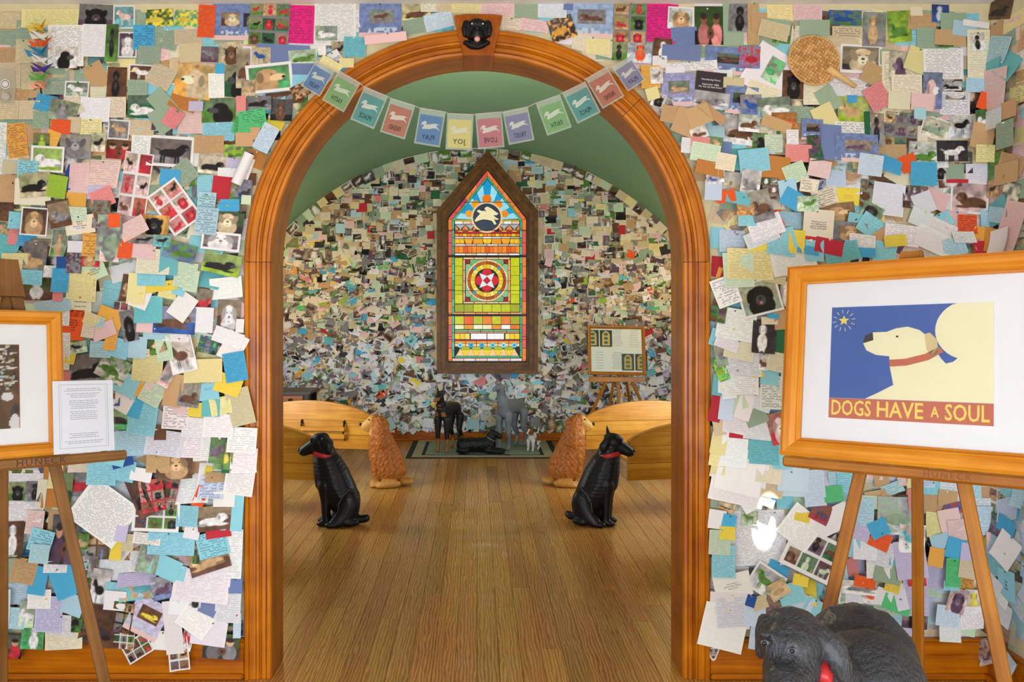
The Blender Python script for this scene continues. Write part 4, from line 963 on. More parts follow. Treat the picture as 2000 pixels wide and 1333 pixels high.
tube('thread', [gpt(82, 30, -.002)-O_, gpt(82, 40, -.045)-O_, gpt(82, 180, -.045)-O_], .0006, M['wallpaint'], cr, 4)
# woven paddle fan
fo = empty('woven_fan', gpt(1590, 118, -.022)); setp(fo, 'round woven straw paddle fan with a short handle pinned to the wall', 'fan')
fo.rotation_euler = (PI/2, math.radians(33), 0)
straw = [plain('straw_weave_'+h, h, .7) for h in ('d8a868', 'e6bc7c', 'c8955a')]
R_ = .100; cell = .0115
prism('backing_weave', [((R_-.003)*math.cos(2*PI*i/10), (R_-.003)*.92*math.sin(2*PI*i/10)) for i in range(10)], -.004, .0, straw[2], fo)
rf = random.Random(8); bmv = [[], []]; 
vs = []; fs = []; mi = []
for i in range(-9, 10):
    for j in range(-9, 10):
        x, y = i*cell, j*cell
        if x*x+(y/.92)**2 > R_*R_: continue
        a, b = (cell*.53, cell*.36) if (i+j) % 2 else (cell*.36, cell*.53)
        k = len(vs); h = .005+rf.random()*.002; x += rf.uniform(-.001, .001)
        vs += [(x-a, y-b, 0), (x+a, y-b, 0), (x+a, y+b, 0), (x-a, y+b, 0), (x-a*.5, y-b*.7, h), (x+a*.5, y-b*.7, h), (x+a*.5, y+b*.7, h), (x-a*.5, y+b*.7, h)]
        fs += [(k+4, k+5, k+6, k+7)]+[(k+q, k+(q+1) % 4, k+4+(q+1) % 4, k+4+q) for q in range(4)]; mi += [rf.randrange(3)]*5
wv_ = mesh('weave', vs, fs, straw, fo, mi=mi); wv_['kind'] = 'stuff'
tube('rim', [(R_*math.cos(2*PI*i/40), R_*.92*math.sin(2*PI*i/40), .001) for i in range(40)], .004, straw[0], fo, 6, closed=True)
tube('handle', [(.06, 0, .006), (.10, 0, .006), (.19, 0, .004)], [.016, .012, .009], straw[1], fo, 8)
# clear ornament with a badge at the far edge of the wall
og = empty('hanging_ornament', gpt(14, 165, -.012)); setp(og, 'clear plastic pouch with a round lettered badge hanging high beside the paper cranes', 'ornament')
prism('pouch', [(-.028, -.075), (.028, -.075), (.034, -.02), (.028, .065), (-.028, .065), (-.034, -.02)], 0, .003, bt('clear_pouch', 'd8d0b8', .35, .2), og, local=Matrix.Rotation(PI/2, 4, 'X'))
for cx_, cz, r_, hx in ((-.004, 0, .019, 'e8e4dc'), (-.004, 0, .015, '2c2a2a'), (-.004, 0, .0125, 'e4e0d8')):
    prism('badge', [(cx_+r_*math.cos(2*PI*i/20), cz+r_*math.sin(2*PI*i/20)) for i in range(20)], .004+.02*(.02-r_), .006+.1*(.02-r_), plain('badge_'+hx+str(r_), hx, .4), og, local=Matrix.Rotation(PI/2, 4, 'X'))
figure('glass_bead', [[((0, -.012, -.05), (.018, .010, .018))]], bt('clear_bead', 'd8d4c8', .5, .1), og, voxel=.003, smooth=1)
# dog sticker on the casing
sk = empty('dog_sticker', at(1393, 1275, 3.17)+Vector((0, .004, 0))); setp(sk, 'small white-edged dog head sticker low on the arch casing', 'sticker')
hd = [(-.018, .026), (-.010, .016), (0, .017), (.010, .016), (.020, .024), (.020, .006), (.014, -.008), (.008, -.024), (0, -.030), (-.008, -.024), (-.014, -.008), (-.021, .008)]
RX = Matrix.Rotation(PI/2, 4, 'X')
prism('sticker_edge', [(x*1.12, y*1.1) for x, y in hd], .0055, .0060, plain('sticker_white', 'f0f2ee', .4), sk, local=RX)
prism('dog_face', [(x*.9, y*.9) for x, y in hd], .0062, .0066, plain('sticker_grey', 'b0a498', .5), sk, local=RX)
for pts in ([(-.016, .020), (-.010, .012), (-.003, .012), (-.006, .002), (-.014, .004)], [(.017, .019), (.010, .012), (.004, .012), (.007, .002), (.014, .004)]): prism('ear_patch', pts, .0068, .0071, plain('sticker_dark', '5c5450', .5), sk, local=RX)
prism('nose', [(.005*math.cos(i*PI/4), -.017+.004*math.sin(i*PI/4)) for i in range(8)], .0068, .0072, M['black'], sk, local=RX)
for s in (-1, 1): prism('eye', [(s*.007+.0022*math.cos(i*PI/3), -.002+.0022*math.sin(i*PI/3)) for i in range(6)], .0073, .0076, M['black'], sk, local=RX)
# ---------------------------------------------------------------- pinned papers of the near wall
# every line: centre x, centre y, width, height, tilt in degrees, kind, colours; in units of a region of the wall
PAPERS = {
'A': (0, 0, 2.962, """
55,120,125,95,0,n,be;60,215,122,95,1,n,sg;60,320,118,88,-1,n,tn;160,175,115,110,0,n,sg;152,300,105,140,1,n,be;300,110,330,110,0,n,py
160,420,110,110,0,n,be;110,560,110,110,0,n,tn;150,640,170,110,0,n,be;60,640,110,110,1,n,be;185,780,110,110,0,b,tn;60,440,120,150,0,n,be
558,92,195,130,2,Ph,mv/bk;720,100,125,135,0,Pkb,tl/pk;555,240,135,190,1,b,w;655,255,70,220,2,Ps,gr/bk;742,262,110,150,1,Phb,mv/w
925,105,155,100,-3,Po,gr/yl;1082,108,140,95,3,Po,gn/yl;1345,130,230,210,1,Pd,db/lt;960,225,140,120,14,n,sg;1090,215,150,90,-3,n,be
835,220,118,145,1,s,bl;1197,125,95,190,3,n,or;870,320,120,100,2,n,sg;1110,310,130,110,-3,b,be;390,270,200,240,0,t,w;395,340,125,125,0,Pr,w/bk
330,500,150,100,0,n,sg;450,520,140,95,2,Pkb,sg/w;560,440,115,150,-28,b,tn;590,560,120,110,0,n,cr;680,485,112,190,2,Ps,br/bk
680,625,110,120,0,t,cr;560,640,165,140,2,b,w;820,425,145,100,3,Pkb,br/w;800,510,110,90,0,n,sg;935,445,140,130,26,n,be;830,620,170,135,1,Pl,dg/w
945,600,105,160,-42,b,sg;940,705,90,150,-35,b,sg;820,740,140,90,2,n,be;1065,590,150,100,18,b,ob;1105,710,140,130,0,n,pk;1010,690,90,110,30,n,rs
1125,470,215,200,9,Pq,am/lt;1218,320,100,90,2,Pk,mv/gy;1440,330,70,120,2,n,w;1338,310,130,130,-7,Ph,be/br;1275,400,50,60,0,b,bl
1365,470,135,190,5,Pq,dg/bk;1255,498,88,145,-2,b,w;1140,620,80,60,0,b,lv;1400,620,70,100,0,n,rs;1268,640,198,140,-2,Pq,gr/bk
1410,770,160,90,-3,n,pg;1415,715,120,140,12,s,gn;1268,765,178,110,-2,n,aq;1215,840,165,105,2,b,tn;1380,875,160,70,3,Po,gr/lg
270,600,115,100,12,n,bl;430,620,110,120,-25,n,cr;380,650,165,125,14,Ps,sg/gy;445,730,70,90,2,b,be;540,740,120,90,0,n,py;370,742,108,85,2,b,or;322,815,75,100,20,b,am
250,700,90,100,2,n,sg;262,830,95,100,1,Ps,dg/lg;690,752,125,115,4,Pkb,gy/tn;580,830,90,110,2,Pk,cr/bk;455,855,180,140,2,Ph,gy/gy;103,815,115,200,-8,s,am
300,930,190,150,3,Plb,lg/w;700,868,165,110,4,Pp,br/rd;820,860,110,150,2,t,w;990,878,270,180,4,Pkb,gy/bk;15,860,50,300,2,t,w
80,970,110,80,3,b,be;60,1060,160,90,-2,b,tn;190,1010,112,140,2,s,aq;225,1120,200,150,2,b,cr;240,1080,180,140,-5,Pl,be/bk;365,1090,105,130,9,b,lg
415,1030,60,150,12,b,bd;475,1040,110,190,-2,b,pk;470,1170,110,90,4,b,am;610,1010,175,165,3,n,pk;580,1120,100,80,0,n,lv;620,1155,125,110,-22,b,rs
790,1070,165,370,8,Pc,pk/rd;910,1100,80,110,10,n,sg;1060,1010,150,130,-35,n,sg;990,1030,115,95,5,b,bl;1020,1200,200,280,-36,Pcb,pk/rd
1232,950,165,115,5,Pl,cr/bk;1360,945,90,60,3,n,lv;1340,1010,150,70,3,b,w;1190,1080,90,130,0,b,aq;1300,1092,130,135,6,b,rd;1400,1110,120,130,8,Pl,gr/gy
1418,985,60,190,24,r,w;1340,1180,105,45,0,b,bl;1200,1220,100,210,5,s,sk;1345,1230,180,80,2,Pk,bk/gy;60,1230,115,90,0,Pl,br/br;370,1225,130,120,-8,Pl,br/gy
620,1250,100,160,3,Po,gy/br;480,1255,110,60,3,n,pg;55,1140,120,90,0,b,tn
"""),
'B': (0, 400, 2.665, """
40,40,90,100,2,Pl,br/br;40,140,100,100,0,Po,sg/tn;30,220,150,120,20,b,tl;95,165,80,90,3,b,rs;150,180,90,80,5,n,bl;105,85,78,90,2,n,aq
215,95,138,145,4,Phb,br/tn;345,60,110,130,-12,Pl,br/gy;430,50,100,60,3,n,pg;448,112,145,95,-8,s,cr;235,215,120,70,3,Pk,br/w;330,200,90,150,3,Ps,gr/tn
325,200,88,145,3,Psb,sg/tn;205,275,120,160,3,Pl,gy/tn;100,310,130,110,0,n,py;600,180,130,240,3,Po,gy/sg;510,215,90,120,3,s,am;603,212,98,180,2,Ph,pk/gy
685,215,70,140,5,b,or;625,90,60,70,0,b,or;820,110,140,110,5,Ph,am/bk;720,130,140,90,-28,b,pk;440,225,105,60,2,b,w;770,185,140,50,3,Pk,gy/bk
870,195,90,60,5,Pk,tl/bk;770,240,130,90,6,b,pk;420,305,80,110,2,Po,mv/gy;505,285,95,85,3,Ph,rd/tn;360,305,60,60,0,b,bd;295,350,80,60,2,t,w
350,395,85,125,2,n,bl;200,455,210,150,0,b,pk;200,440,165,115,0,Ps,br/w;172,380,148,75,3,n,aq;430,130,60,20,0,b,w;335,480,50,50,0,b,rs
310,530,180,70,-10,b,sk;200,540,140,50,2,b,pg;355,590,80,80,0,t,w;342,660,50,60,0,b,rd;450,420,130,150,3,n,py;480,440,100,130,3,s,py;450,530,110,110,2,s,cr
520,350,120,90,-22,s,pg;590,470,100,150,4,n,aq;650,350,140,90,-15,b,w;680,440,85,150,8,Pl,br/tn;665,550,110,90,4,Pc,pk/rd;600,590,130,100,20,b,am
415,625,105,155,3,s,or;520,600,100,60,22,n,py;495,630,60,120,8,n,cr;570,655,120,80,-22,b,pk;700,630,80,160,-12,Ph,gy/bk;540,610,60,50,0,b,sk
825,300,165,130,3,n,cr;815,380,140,90,0,n,aq;905,300,90,140,3,b,tl;740,440,90,160,4,b,py;850,430,190,50,-8,b,yl;800,545,140,140,0,b,tl;760,490,90,100,20,b,w
960,250,170,90,15,Po,db/gr;990,370,110,130,8,n,pg;900,450,90,80,12,n,py;1020,400,70,110,8,b,pg;960,440,60,70,20,b,aq;1085,210,180,90,5,b,aq
1200,100,160,120,8,Ph,dk/lt;1165,195,200,95,6,Phb,mv/w;1090,90,110,140,5,s,sk;1200,20,110,40,0,b,bl;1105,390,110,90,12,b,tl;1170,310,195,110,12,Pl,lg/bk
1190,435,160,110,-6,b,w;1080,500,80,120,8,Pl,bk/rd;935,600,215,140,3,Pl,bd/br;975,530,100,140,35,b,w;1085,600,90,130,3,b,w;1195,585,120,180,2,Ph,br/w
1265,630,40,70,3,b,w;1090,720,100,110,12,Pc,bd/gn;800,635,120,60,3,b,pk;830,670,110,60,2,b,sk;845,730,90,80,-20,Pq,gr/tn;940,690,130,40,3,b,w
360,760,75,190,0,t,w;360,885,80,70,0,b,rs;405,770,50,110,10,b,yl;440,740,90,60,-10,Pk,pg/bk;500,850,220,160,-8,Pl,gy/bk;610,700,60,110,8,b,am;555,750,105,85,2,n,sk
655,745,90,100,15,b,aq;745,740,90,110,3,b,sk;760,770,90,40,-3,s,cr;620,850,160,130,28,Po,w/gr;970,775,135,190,-14,Pkb,w/br;1080,860,190,120,-2,b,py
795,845,150,140,5,n,py;880,740,80,140,-10,b,pg;690,930,140,110,25,b,aq;790,960,90,90,20,b,am;830,960,110,150,28,n,pg;850,950,110,70,30,b,pk;900,880,60,130,25,Pl,pk/gy
930,960,90,170,10,e,tn;1230,740,110,150,28,b,w;1205,690,150,80,20,b,w;1245,840,110,150,-10,n,bl;1210,930,130,100,18,b,yl;1010,980,110,130,8,Pl,gy/br;970,1040,60,90,20,b,pk
1105,965,105,90,-8,s,aq;1045,1060,80,75,5,b,yl;1120,1050,90,90,0,b,tl;1270,1045,120,190,-14,n,be;1170,1040,105,90,-12,n,py
600,960,60,90,0,Pc,br/be;620,1010,70,60,0,Pl,bd/w;660,1020,110,90,28,b,w;640,1100,150,120,2,Pl,gn/dk;730,1050,70,100,15,b,bl;770,1105,140,170,8,n,aq
940,1100,130,120,4,s,w;1040,1150,130,100,5,n,w;1160,1140,150,120,2,n,w;860,1180,60,70,0,b,br;880,1230,180,130,8,n,pw;1010,1250,130,110,2,n,w
610,1230,60,60,0,b,yl;720,1230,180,130,-4,n,sk;640,1290,90,110,12,b,aq
1100,1255,140,130,-3,n,w;1190,1290,90,150,5,Pl,gr/yl;1280,1215,145,130,3,n,w;1290,1310,130,110,3,n,w
"""),
'C': (0, 850, 2.76, """
110,210,140,50,3,Pl,gr/bk;30,290,60,200,5,b,cr;25,420,50,110,0,Po,gr/gr;150,280,210,150,0,b,w;105,300,95,100,0,Ph,gr/bk;195,298,85,105,0,Ps,gy/bk;30,285,30,80,10,b,am
140,410,200,100,0,t,w;300,270,110,230,0,b,ob;430,250,170,150,0,Pl,gy/rd;375,300,60,200,2,Po,dg/gr;310,210,70,150,3,n,py;240,310,50,150,2,n,cr;440,170,130,60,0,n,cr
20,510,50,130,0,Pk,w/bk;25,600,60,110,0,b,pk;210,460,90,120,3,n,pk;100,550,115,190,-2,Ps,br/w;290,470,50,140,2,e,tn;185,590,50,90,12,Po,bd/gr
250,555,120,120,15,s,aq;250,620,100,100,5,b,sk;375,550,160,250,0,Pp,dk/mv;600,160,140,90,2,n,aq;580,200,150,110,2,n,aq;690,130,110,60,-15,b,bd;700,180,110,110,10,n,aq
560,590,180,150,0,Pc,br/db;470,560,60,80,2,Pl,gr/tn;590,400,290,260,36,t,w;785,320,90,220,-24,Pl,br/bk;690,490,60,130,8,b,lv;660,590,60,130,10,b,yl;720,560,60,90,5,b,be
75,700,110,150,3,b,sg;15,740,50,180,0,Pl,w/bk;170,710,125,130,12,n,tn;335,690,120,60,0,n,w;245,760,90,150,8,b,bl;385,765,130,170,-22,b,bl
110,840,130,130,5,n,pb;45,900,100,180,0,n,pw;250,860,120,100,0,b,w;120,960,110,110,3,n,sk;185,940,80,140,4,Pl,pg/w;300,940,140,190,3,t,lv;430,890,110,110,20,b,sk
40,1000,100,130,18,b,w;450,970,60,130,0,Po,gr/bk;370,1000,120,110,4,n,pw;215,1060,120,130,3,Ps,gn/w;80,1110,160,120,4,Pp,bk/rd;380,1060,190,130,-3,n,cr
880,130,120,120,2,b,tn;965,160,190,130,-5,Ph,br/tn;850,310,130,170,-10,Pc,rd/bk;790,200,110,70,10,b,w;870,420,250,160,2,Pcb,w/bk;1020,290,170,130,-5,n,w
1110,250,70,200,3,b,w;940,300,70,150,5,Pc,rd/bk;1100,320,60,110,20,b,or;1160,270,130,110,3,s,pb;1230,330,110,80,0,b,w;1195,60,80,160,5,Pl,gr/mv;1240,100,40,180,0,b,dg
1130,190,40,50,10,b,yl;1170,220,100,50,0,b,tn;1310,240,150,140,8,n,w;1335,120,130,140,-2,n,w;1300,400,60,200,4,b,aq;1180,430,190,130,-7,Pl,br/w
1035,420,110,110,3,n,aq;1060,500,80,80,10,b,w;950,565,240,120,2,n,aq;820,540,140,60,6,t,w;1040,480,60,30,0,b,tn;1200,510,130,50,-8,b,rd;1170,570,160,130,-14,s,aq
1280,620,90,260,2,n,w;740,680,70,110,3,t,w;830,640,110,160,12,Pk,sg/gy;610,720,200,110,5,n,pw;920,690,150,110,25,b,aq;1030,665,110,50,3,b,pk;990,720,70,80,15,b,aq
1150,650,220,130,-18,Pl,br/tn;1090,600,40,150,8,Pc,br/am;1210,690,130,80,-20,b,w;1010,900,60,60,10,b,w
520,700,50,110,3,Pl,gy/br;560,810,100,200,8,Pk,w/bk;640,830,100,100,5,b,aq;760,800,190,130,-8,Po,tn/tl;900,800,110,120,-14,Pl,db/mv;760,760,200,60,-5,b,lv
1110,790,290,170,6,n,w;1290,790,70,80,0,b,db;1090,960,170,170,35,b,w;1075,870,62,72,-3,Ph,w/bk;1150,900,90,90,25,b,db;1250,900,130,170,3,n,pw
650,870,110,100,5,b,w;680,895,70,40,8,Pl,br/tn;560,1000,190,220,8,Pl,br/dk;700,960,90,160,10,Pc,bk/gy;700,1070,110,110,5,Pc,w/dk
820,960,190,200,27,Pd,lv/yl;770,1120,150,110,-32,Pcb,w/rd;900,1080,110,100,3,b,w;960,1010,90,280,-6,b,w;990,1150,110,170,-8,Pcb,w/br;1000,900,120,90,6,b,w
1040,1060,60,150,15,Pl,w/rd;1150,1040,180,130,8,b,w;1290,1040,60,90,-4,Phb,db/bk;1300,1000,40,130,0,b,pb;1215,1110,190,130,4,Pp,dk/gy
"""),
'D': (470, 0, 3.332, """
60,150,130,230,0,Pd,db/gy;615,150,265,300,0,t,w;560,220,140,95,0,Pl,sg/w;800,90,60,180,0,n,w;910,130,275,235,0,Pd,db/br;950,270,260,60,-6,b,pk;730,300,110,60,0,b,cr
1140,75,190,130,-5,Pl,py/br;1240,40,130,80,0,n,cr;1130,175,140,100,-10,b,sg;1290,140,180,110,-14,n,pb;1325,40,90,80,0,n,be;1465,45,190,90,2,n,py;1660,50,190,90,0,n,pk;1740,140,70,110,0,b,cr
360,160,230,250,2,s,hp;190,160,260,280,3,Pc,gy/rd;20,450,90,260,0,Pl,be/br;280,360,330,130,3,b,db;140,370,120,110,0,Pk,be/bd;410,380,185,100,-4,Pl,pg/gr
700,430,90,60,0,b,py;400,470,200,100,0,b,db;640,330,90,110,0,Pk,be/bk;745,310,140,130,3,n,tl;630,400,75,130,-32,s,w;600,440,140,60,30,b,py
400,540,110,90,0,b,aq;195,515,300,190,-6,Prb,gn/tn;60,590,90,120,0,Pk,be/tn;290,640,250,80,-5,Pk,br/gy;400,600,120,90,-25,Po,br/tn;270,720,140,140,3,Ps,bk/br
130,680,160,90,0,Pl,gy/bk;15,700,60,130,0,b,rs;90,790,170,130,-10,s,gn;60,850,120,90,6,n,gn;230,820,110,70,12,b,yl;40,920,110,90,0,b,tn;110,880,60,80,0,b,tn
180,910,105,180,28,n,pb;100,1040,130,110,20,b,ob;50,1040,60,90,10,b,bd;60,1170,90,80,3,b,br;45,1110,60,160,20,b,w;40,1240,80,130,6,Pl,bd/dk;55,1310,60,60,4,b,pg
"""),
'E': (960, 0, 3.333, """
50,55,190,110,0,n,pk;225,65,160,130,3,b,sg;395,60,180,120,2,n,pw;120,160,130,80,4,n,cr;280,170,180,80,8,n,pk;640,130,300,240,2,Pd,pb2/br;660,300,260,110,14,n,cr
500,40,60,60,3,b,db;458,190,165,150,-18,Po,dk/am;690,310,150,100,3,b,py;1080,150,240,260,6,s,hp;900,150,215,290,2,Pc,gy/rd;830,340,95,120,2,Ps,gr/bk
960,350,160,130,3,Ps,pb/or;1110,320,120,130,5,Ps,br/w;1230,120,170,145,3,Phb,pw/tn;1250,260,160,160,-2,b,db;1090,410,90,80,0,b,w;1230,350,240,100,3,b,db
1415,30,185,60,0,b,w;1412,170,185,255,0,Pp,bk/rs;1570,150,130,300,0,b,sg;1615,110,145,200,3,Ps,gy/bk;1700,150,70,290,0,b,tn;1560,400,350,180,5,Pd,db/br
1300,435,320,60,-4,t,w;1500,490,120,60,0,b,pw;1030,510,120,150,0,n,am;1067,500,80,110,-2,Pkb,w/gy;1190,470,120,60,0,b,w;1210,590,220,220,-2,Pd,db2/tn
1130,690,90,90,-8,Po,w/mv;1080,660,90,90,18,Phb,w/bk;1040,620,80,80,-15,b,py;1570,545,130,70,3,b,be;1620,660,210,180,5,Pd,db/bk
1425,660,230,110,8,Pl,pw/gy;1420,550,190,150,6,z,dk;1150,760,120,110,10,b,tn;1245,810,140,170,22,e,tn;1330,770,150,130,-20,e,tn;1420,750,190,70,38,e,tn
1330,880,110,80,-20,Pl,w/br;1440,870,130,100,6,b,sk;1620,850,230,190,6,Pl,w/br;1255,960,70,100,5,b,w;1340,940,115,65,3,n,rs;1440,950,90,90,8,Pr,gr/tn
1515,990,70,120,3,b,db;1370,1010,180,120,10,n,pg;1400,1110,180,90,12,b,ob;1500,1070,120,110,10,b,cr;1650,1040,210,150,-3,n,tl;1470,1140,40,120,0,Pl,w/br
1600,1200,220,150,5,Pl,w/be;1420,1180,90,60,-2,Pk,w/bd;1420,1250,105,130,3,b,pb;1500,1290,120,80,-10,b,or;1580,1300,150,80,12,b,tl
"""),
'F': (1440, 0, 2.666, """
110,120,80,100,0,b,tn;220,70,130,90,0,n,py;365,68,145,85,3,n,pk;200,145,140,80,6,b,sg;400,148,150,85,0,b,sg;185,165,150,90,14,n,be;600,70,220,50,0,n,cr
560,95,170,80,1,Po,gr/bd;570,170,150,60,2,s,be;710,155,120,180,2,Ps,gy/tn;840,140,120,165,-3,Pl,lg/gr;570,225,120,40,0,b,be;960,115,140,90,4,b,tn;930,60,60,50,0,b,cr
1055,72,90,95,2,Ps,bd/pb;1120,120,130,100,0,b,sg;975,220,90,145,1,b,sg;1100,200,155,80,2,b,tn;1175,155,120,80,8,b,sk;1350,180,70,130,0,b,tn
1245,290,160,260,0,n,cr;1240,225,70,95,-4,Ps,w/bk;1345,60,120,110,18,Pl,br/bk;1235,130,200,35,8,b,w
165,380,230,250,32,b,w;185,370,85,130,30,Po,pg/gn;640,310,215,150,3,Phb,dk/lt;780,300,80,80,2,b,sg;720,400,150,110,25,b,tn;60,300,110,120,4,Po,db/rd;120,500,160,120,20,b,cr;60,560,110,120,0,Pk,db/bd
570,460,190,110,8,t,w;500,500,120,90,0,b,pw;850,400,200,260,0,t,cr;830,350,90,160,3,Pq,cr/mv;870,470,150,150,0,t,cr;930,320,120,130,20,b,py
1060,340,200,160,0,t,w;1115,448,100,50,0,Pl,w/bk;1130,540,150,120,2,t,w;1240,450,140,75,3,n,sk;1345,270,110,130,20,n,sk;1350,350,80,70,0,b,tl;1430,340,100,120,35,b,tl
1375,470,120,220,8,n,pk;1480,480,60,110,2,s,py;1460,570,80,90,0,b,tn;180,570,170,110,-4,Pl,sg/w;1000,480,100,190,2,Pr,db/pk;285,445,110,150,3,Ph,br/bk
330,600,130,90,3,n,sg;400,480,120,140,0,n,cr;465,520,95,130,-30,b,sg;450,620,110,140,-25,b,py;595,590,160,170,0,Pk,lg/tn;590,520,50,40,0,b,bl
590,670,180,60,2,s,w;665,645,30,120,0,b,dg;720,510,110,130,-28,n,rs;830,530,110,90,3,b,cr;945,540,110,90,5,b,pk;1265,540,100,90,20,b,or
230,640,130,90,0,Pl,ob/or;190,655,150,60,20,b,tn;50,650,110,90,4,Pl,w/br;380,680,110,110,3,Pd,db/bk;115,745,80,100,2,Pq,gr/bk;185,750,90,95,0,n,pg;270,740,60,110,0,n,w
300,808,130,90,2,b,rs;385,780,70,140,-2,Po,dg/mv;470,750,100,190,5,b,db;600,780,220,150,3,Pd,db/mv;715,680,75,180,5,Ps,gy/bk;850,680,170,190,4,Pc,gy/mv
930,600,60,60,3,b,sk;1030,670,150,110,18,Plb,cr/sg;1160,660,120,120,4,Pk,pw/bk;1260,640,120,120,-8,Pl,gr/w;1245,720,130,130,12,b,tn;1370,740,130,130,8,Pl,br/dg
1380,620,90,100,0,b,pw;800,800,140,90,0,b,tn;960,800,150,120,2,Pl,w/gr;1110,790,160,110,0,Pk,dk/w;1255,810,150,90,2,n,py;1360,870,90,150,-6,Po,gr/gr
1450,700,90,140,0,n,sg;1440,850,130,90,20,b,tn;160,880,180,120,8,b,ob;70,845,150,120,-6,n,aq;280,910,110,100,-22,n,pg;400,890,110,90,12,b,pk;510,920,100,110,0,b,pb
665,870,120,110,8,n,pb;840,920,140,80,30,b,cr;780,865,110,90,20,b,bl;880,855,85,90,-22,b,or;955,910,130,125,2,n,bl;1060,900,60,80,5,Phb,w/bk;1130,895,90,80,2,b,sg
1245,905,140,100,1,n,pw;1350,980,60,90,0,Pk,tn/bk;350,975,90,70,8,s,cr;430,985,60,95,-2,Po,w/bd;1420,900,120,110,0,b,tn
50,960,100,130,8,Pl,w/gy;150,990,80,110,5,Pc,br/w;240,990,90,90,-8,b,sk;100,1080,110,160,-15,Pl,gy/br;20,1080,90,100,0,Po,ob/tn;260,1045,100,95,30,b,bl
575,1025,120,90,3,s,yl;340,1070,110,80,0,Pk,pg/gr;450,1030,120,90,-18,s,cr;680,1010,90,150,5,Po,sg/br;920,1030,130,120,5,Pc,mv/pk;780,1040,160,170,8,b,pw
520,1110,170,100,-6,Pr,br/tn;690,1110,110,90,28,Ph,sg/dk;610,1150,90,70,12,b,aq;1030,1040,120,100,25,b,pk;960,1060,100,110,-20,b,pw;1205,1030,250,170,4,Plb,pk/br
1140,945,110,20,0,b,rd;1420,1050,90,210,22,Po,sg/cr;1370,1100,90,130,-20,b,tl;200,1130,60,90,-5,b,or;270,1150,110,90,4,b,sk;30,1140,90,90,0,b,aq
125,1190,170,110,-20,n,w;395,1180,150,160,4,s,cr;570,1210,180,100,6,Ph,gy/tn;690,1190,150,110,35,n,aq;940,1140,110,90,22,b,pw;1130,1150,110,100,5,b,pk;1060,1150,90,80,-30,b,aq
1050,1210,140,110,25,b,w;1280,1140,110,90,4,b,sk;1185,1170,95,100,3,s,or;1260,1225,110,80,5,b,am;1370,1120,90,80,12,b,sk;1170,1240,80,60,3,s,w;830,1220,140,110,10,n,w
1000,1260,190,120,25,b,w;1260,1290,90,60,20,b,rs;1110,1290,110,80,-15,b,aq;1320,1260,60,130,12,b,am;1370,1230,70,110,10,Po,dk/sg;1390,1290,80,80,-15,b,aq;1450,1180,110,260,14,b,pk
230,1250,90,110,-14,b,aq;280,1270,70,110,0,b,yl;370,1270,170,60,8,b,rd;90,1280,120,60,-5,b,yl;180,1200,60,90,20,b,or;340,1300,110,60,10,b,bl;460,1300,100,70,14,n,tl
600,1290,100,90,-12,n,pb;700,1300,90,80,-8,b,aq;790,1280,70,50,12,b,yl;740,1230,90,70,-30,b,tn
"""),
'G': (1340, 450, 2.667, """
160,40,70,110,5,b,aq;160,190,60,110,5,b,rd;170,240,40,90,20,b,am;235,60,130,120,4,n,pb;370,40,170,80,-22,n,pw;470,80,140,110,8,n,aq;550,60,80,110,5,b,yl;715,90,140,80,12,n,rd
780,120,170,100,-12,n,tl;640,110,90,110,3,b,aq;890,120,120,50,3,b,bl;890,80,130,110,8,n,w;1010,120,110,110,12,b,aq;1100,30,170,110,6,n,w;1060,60,110,60,-5,b,yl;1240,60,150,80,20,b,w
1370,90,110,90,-12,n,sk;1420,40,110,60,0,n,w;1520,100,100,80,0,b,rd;1590,60,110,120,14,b,am;1680,60,90,140,-6,b,w
530,150,220,160,-10,b,w;560,190,120,80,-22,Pl,gy/be;520,220,60,110,-30,t,w;310,180,230,160,2,n,py;250,210,150,180,-2,n,pg;440,240,110,80,10,b,be;500,320,100,170,-12,Ph,br/w
185,320,120,150,-20,s,w;360,350,210,180,-14,Phb,sg/bk;430,440,60,40,5,b,bl;490,450,110,130,-4,b,tn;410,470,80,40,0,b,cr;500,570,110,140,10,b,dg
150,420,80,120,12,Pc,gr/br;150,560,80,90,18,b,aq;160,640,60,130,-10,Po,sg/gy;160,720,60,120,-20,Po,gn/lg;150,800,60,110,8,b,tl;140,900,60,180,12,b,rd
240,490,190,160,10,n,w;255,620,150,100,12,b,cr;200,560,120,120,20,b,w;380,555,120,165,5,Ps,dk/w;460,660,110,150,14,n,cr;380,680,50,90,5,Pl,w/br;280,690,180,120,6,n,pw
250,780,200,130,3,n,w;190,770,70,200,-8,b,w;410,760,90,80,5,b,aq;350,745,60,30,0,b,yl;190,900,70,160,8,b,pb;280,810,140,80,0,b,w;235,890,110,90,-20,b,pg
430,840,130,170,2,s,w;500,780,70,130,10,n,pw;380,880,90,110,20,b,pw;285,910,80,140,20,k,w;340,960,110,90,-20,b,sg;370,970,50,40,-10,b,or;240,980,130,130,4,n,w
350,1030,140,100,6,b,pw;460,1020,110,160,-14,Ph,rd/pk;260,1060,110,30,5,b,rd;150,1000,60,120,-10,b,be;150,1100,80,110,12,b,py;230,1130,130,180,6,b,w
390,1130,170,110,4,n,tl;490,1160,60,140,0,b,aq;150,1180,70,160,5,b,py;400,1230,130,100,12,b,cr;530,1280,155,130,3,b,pb
260,1240,230,230,14,b,w
"""),
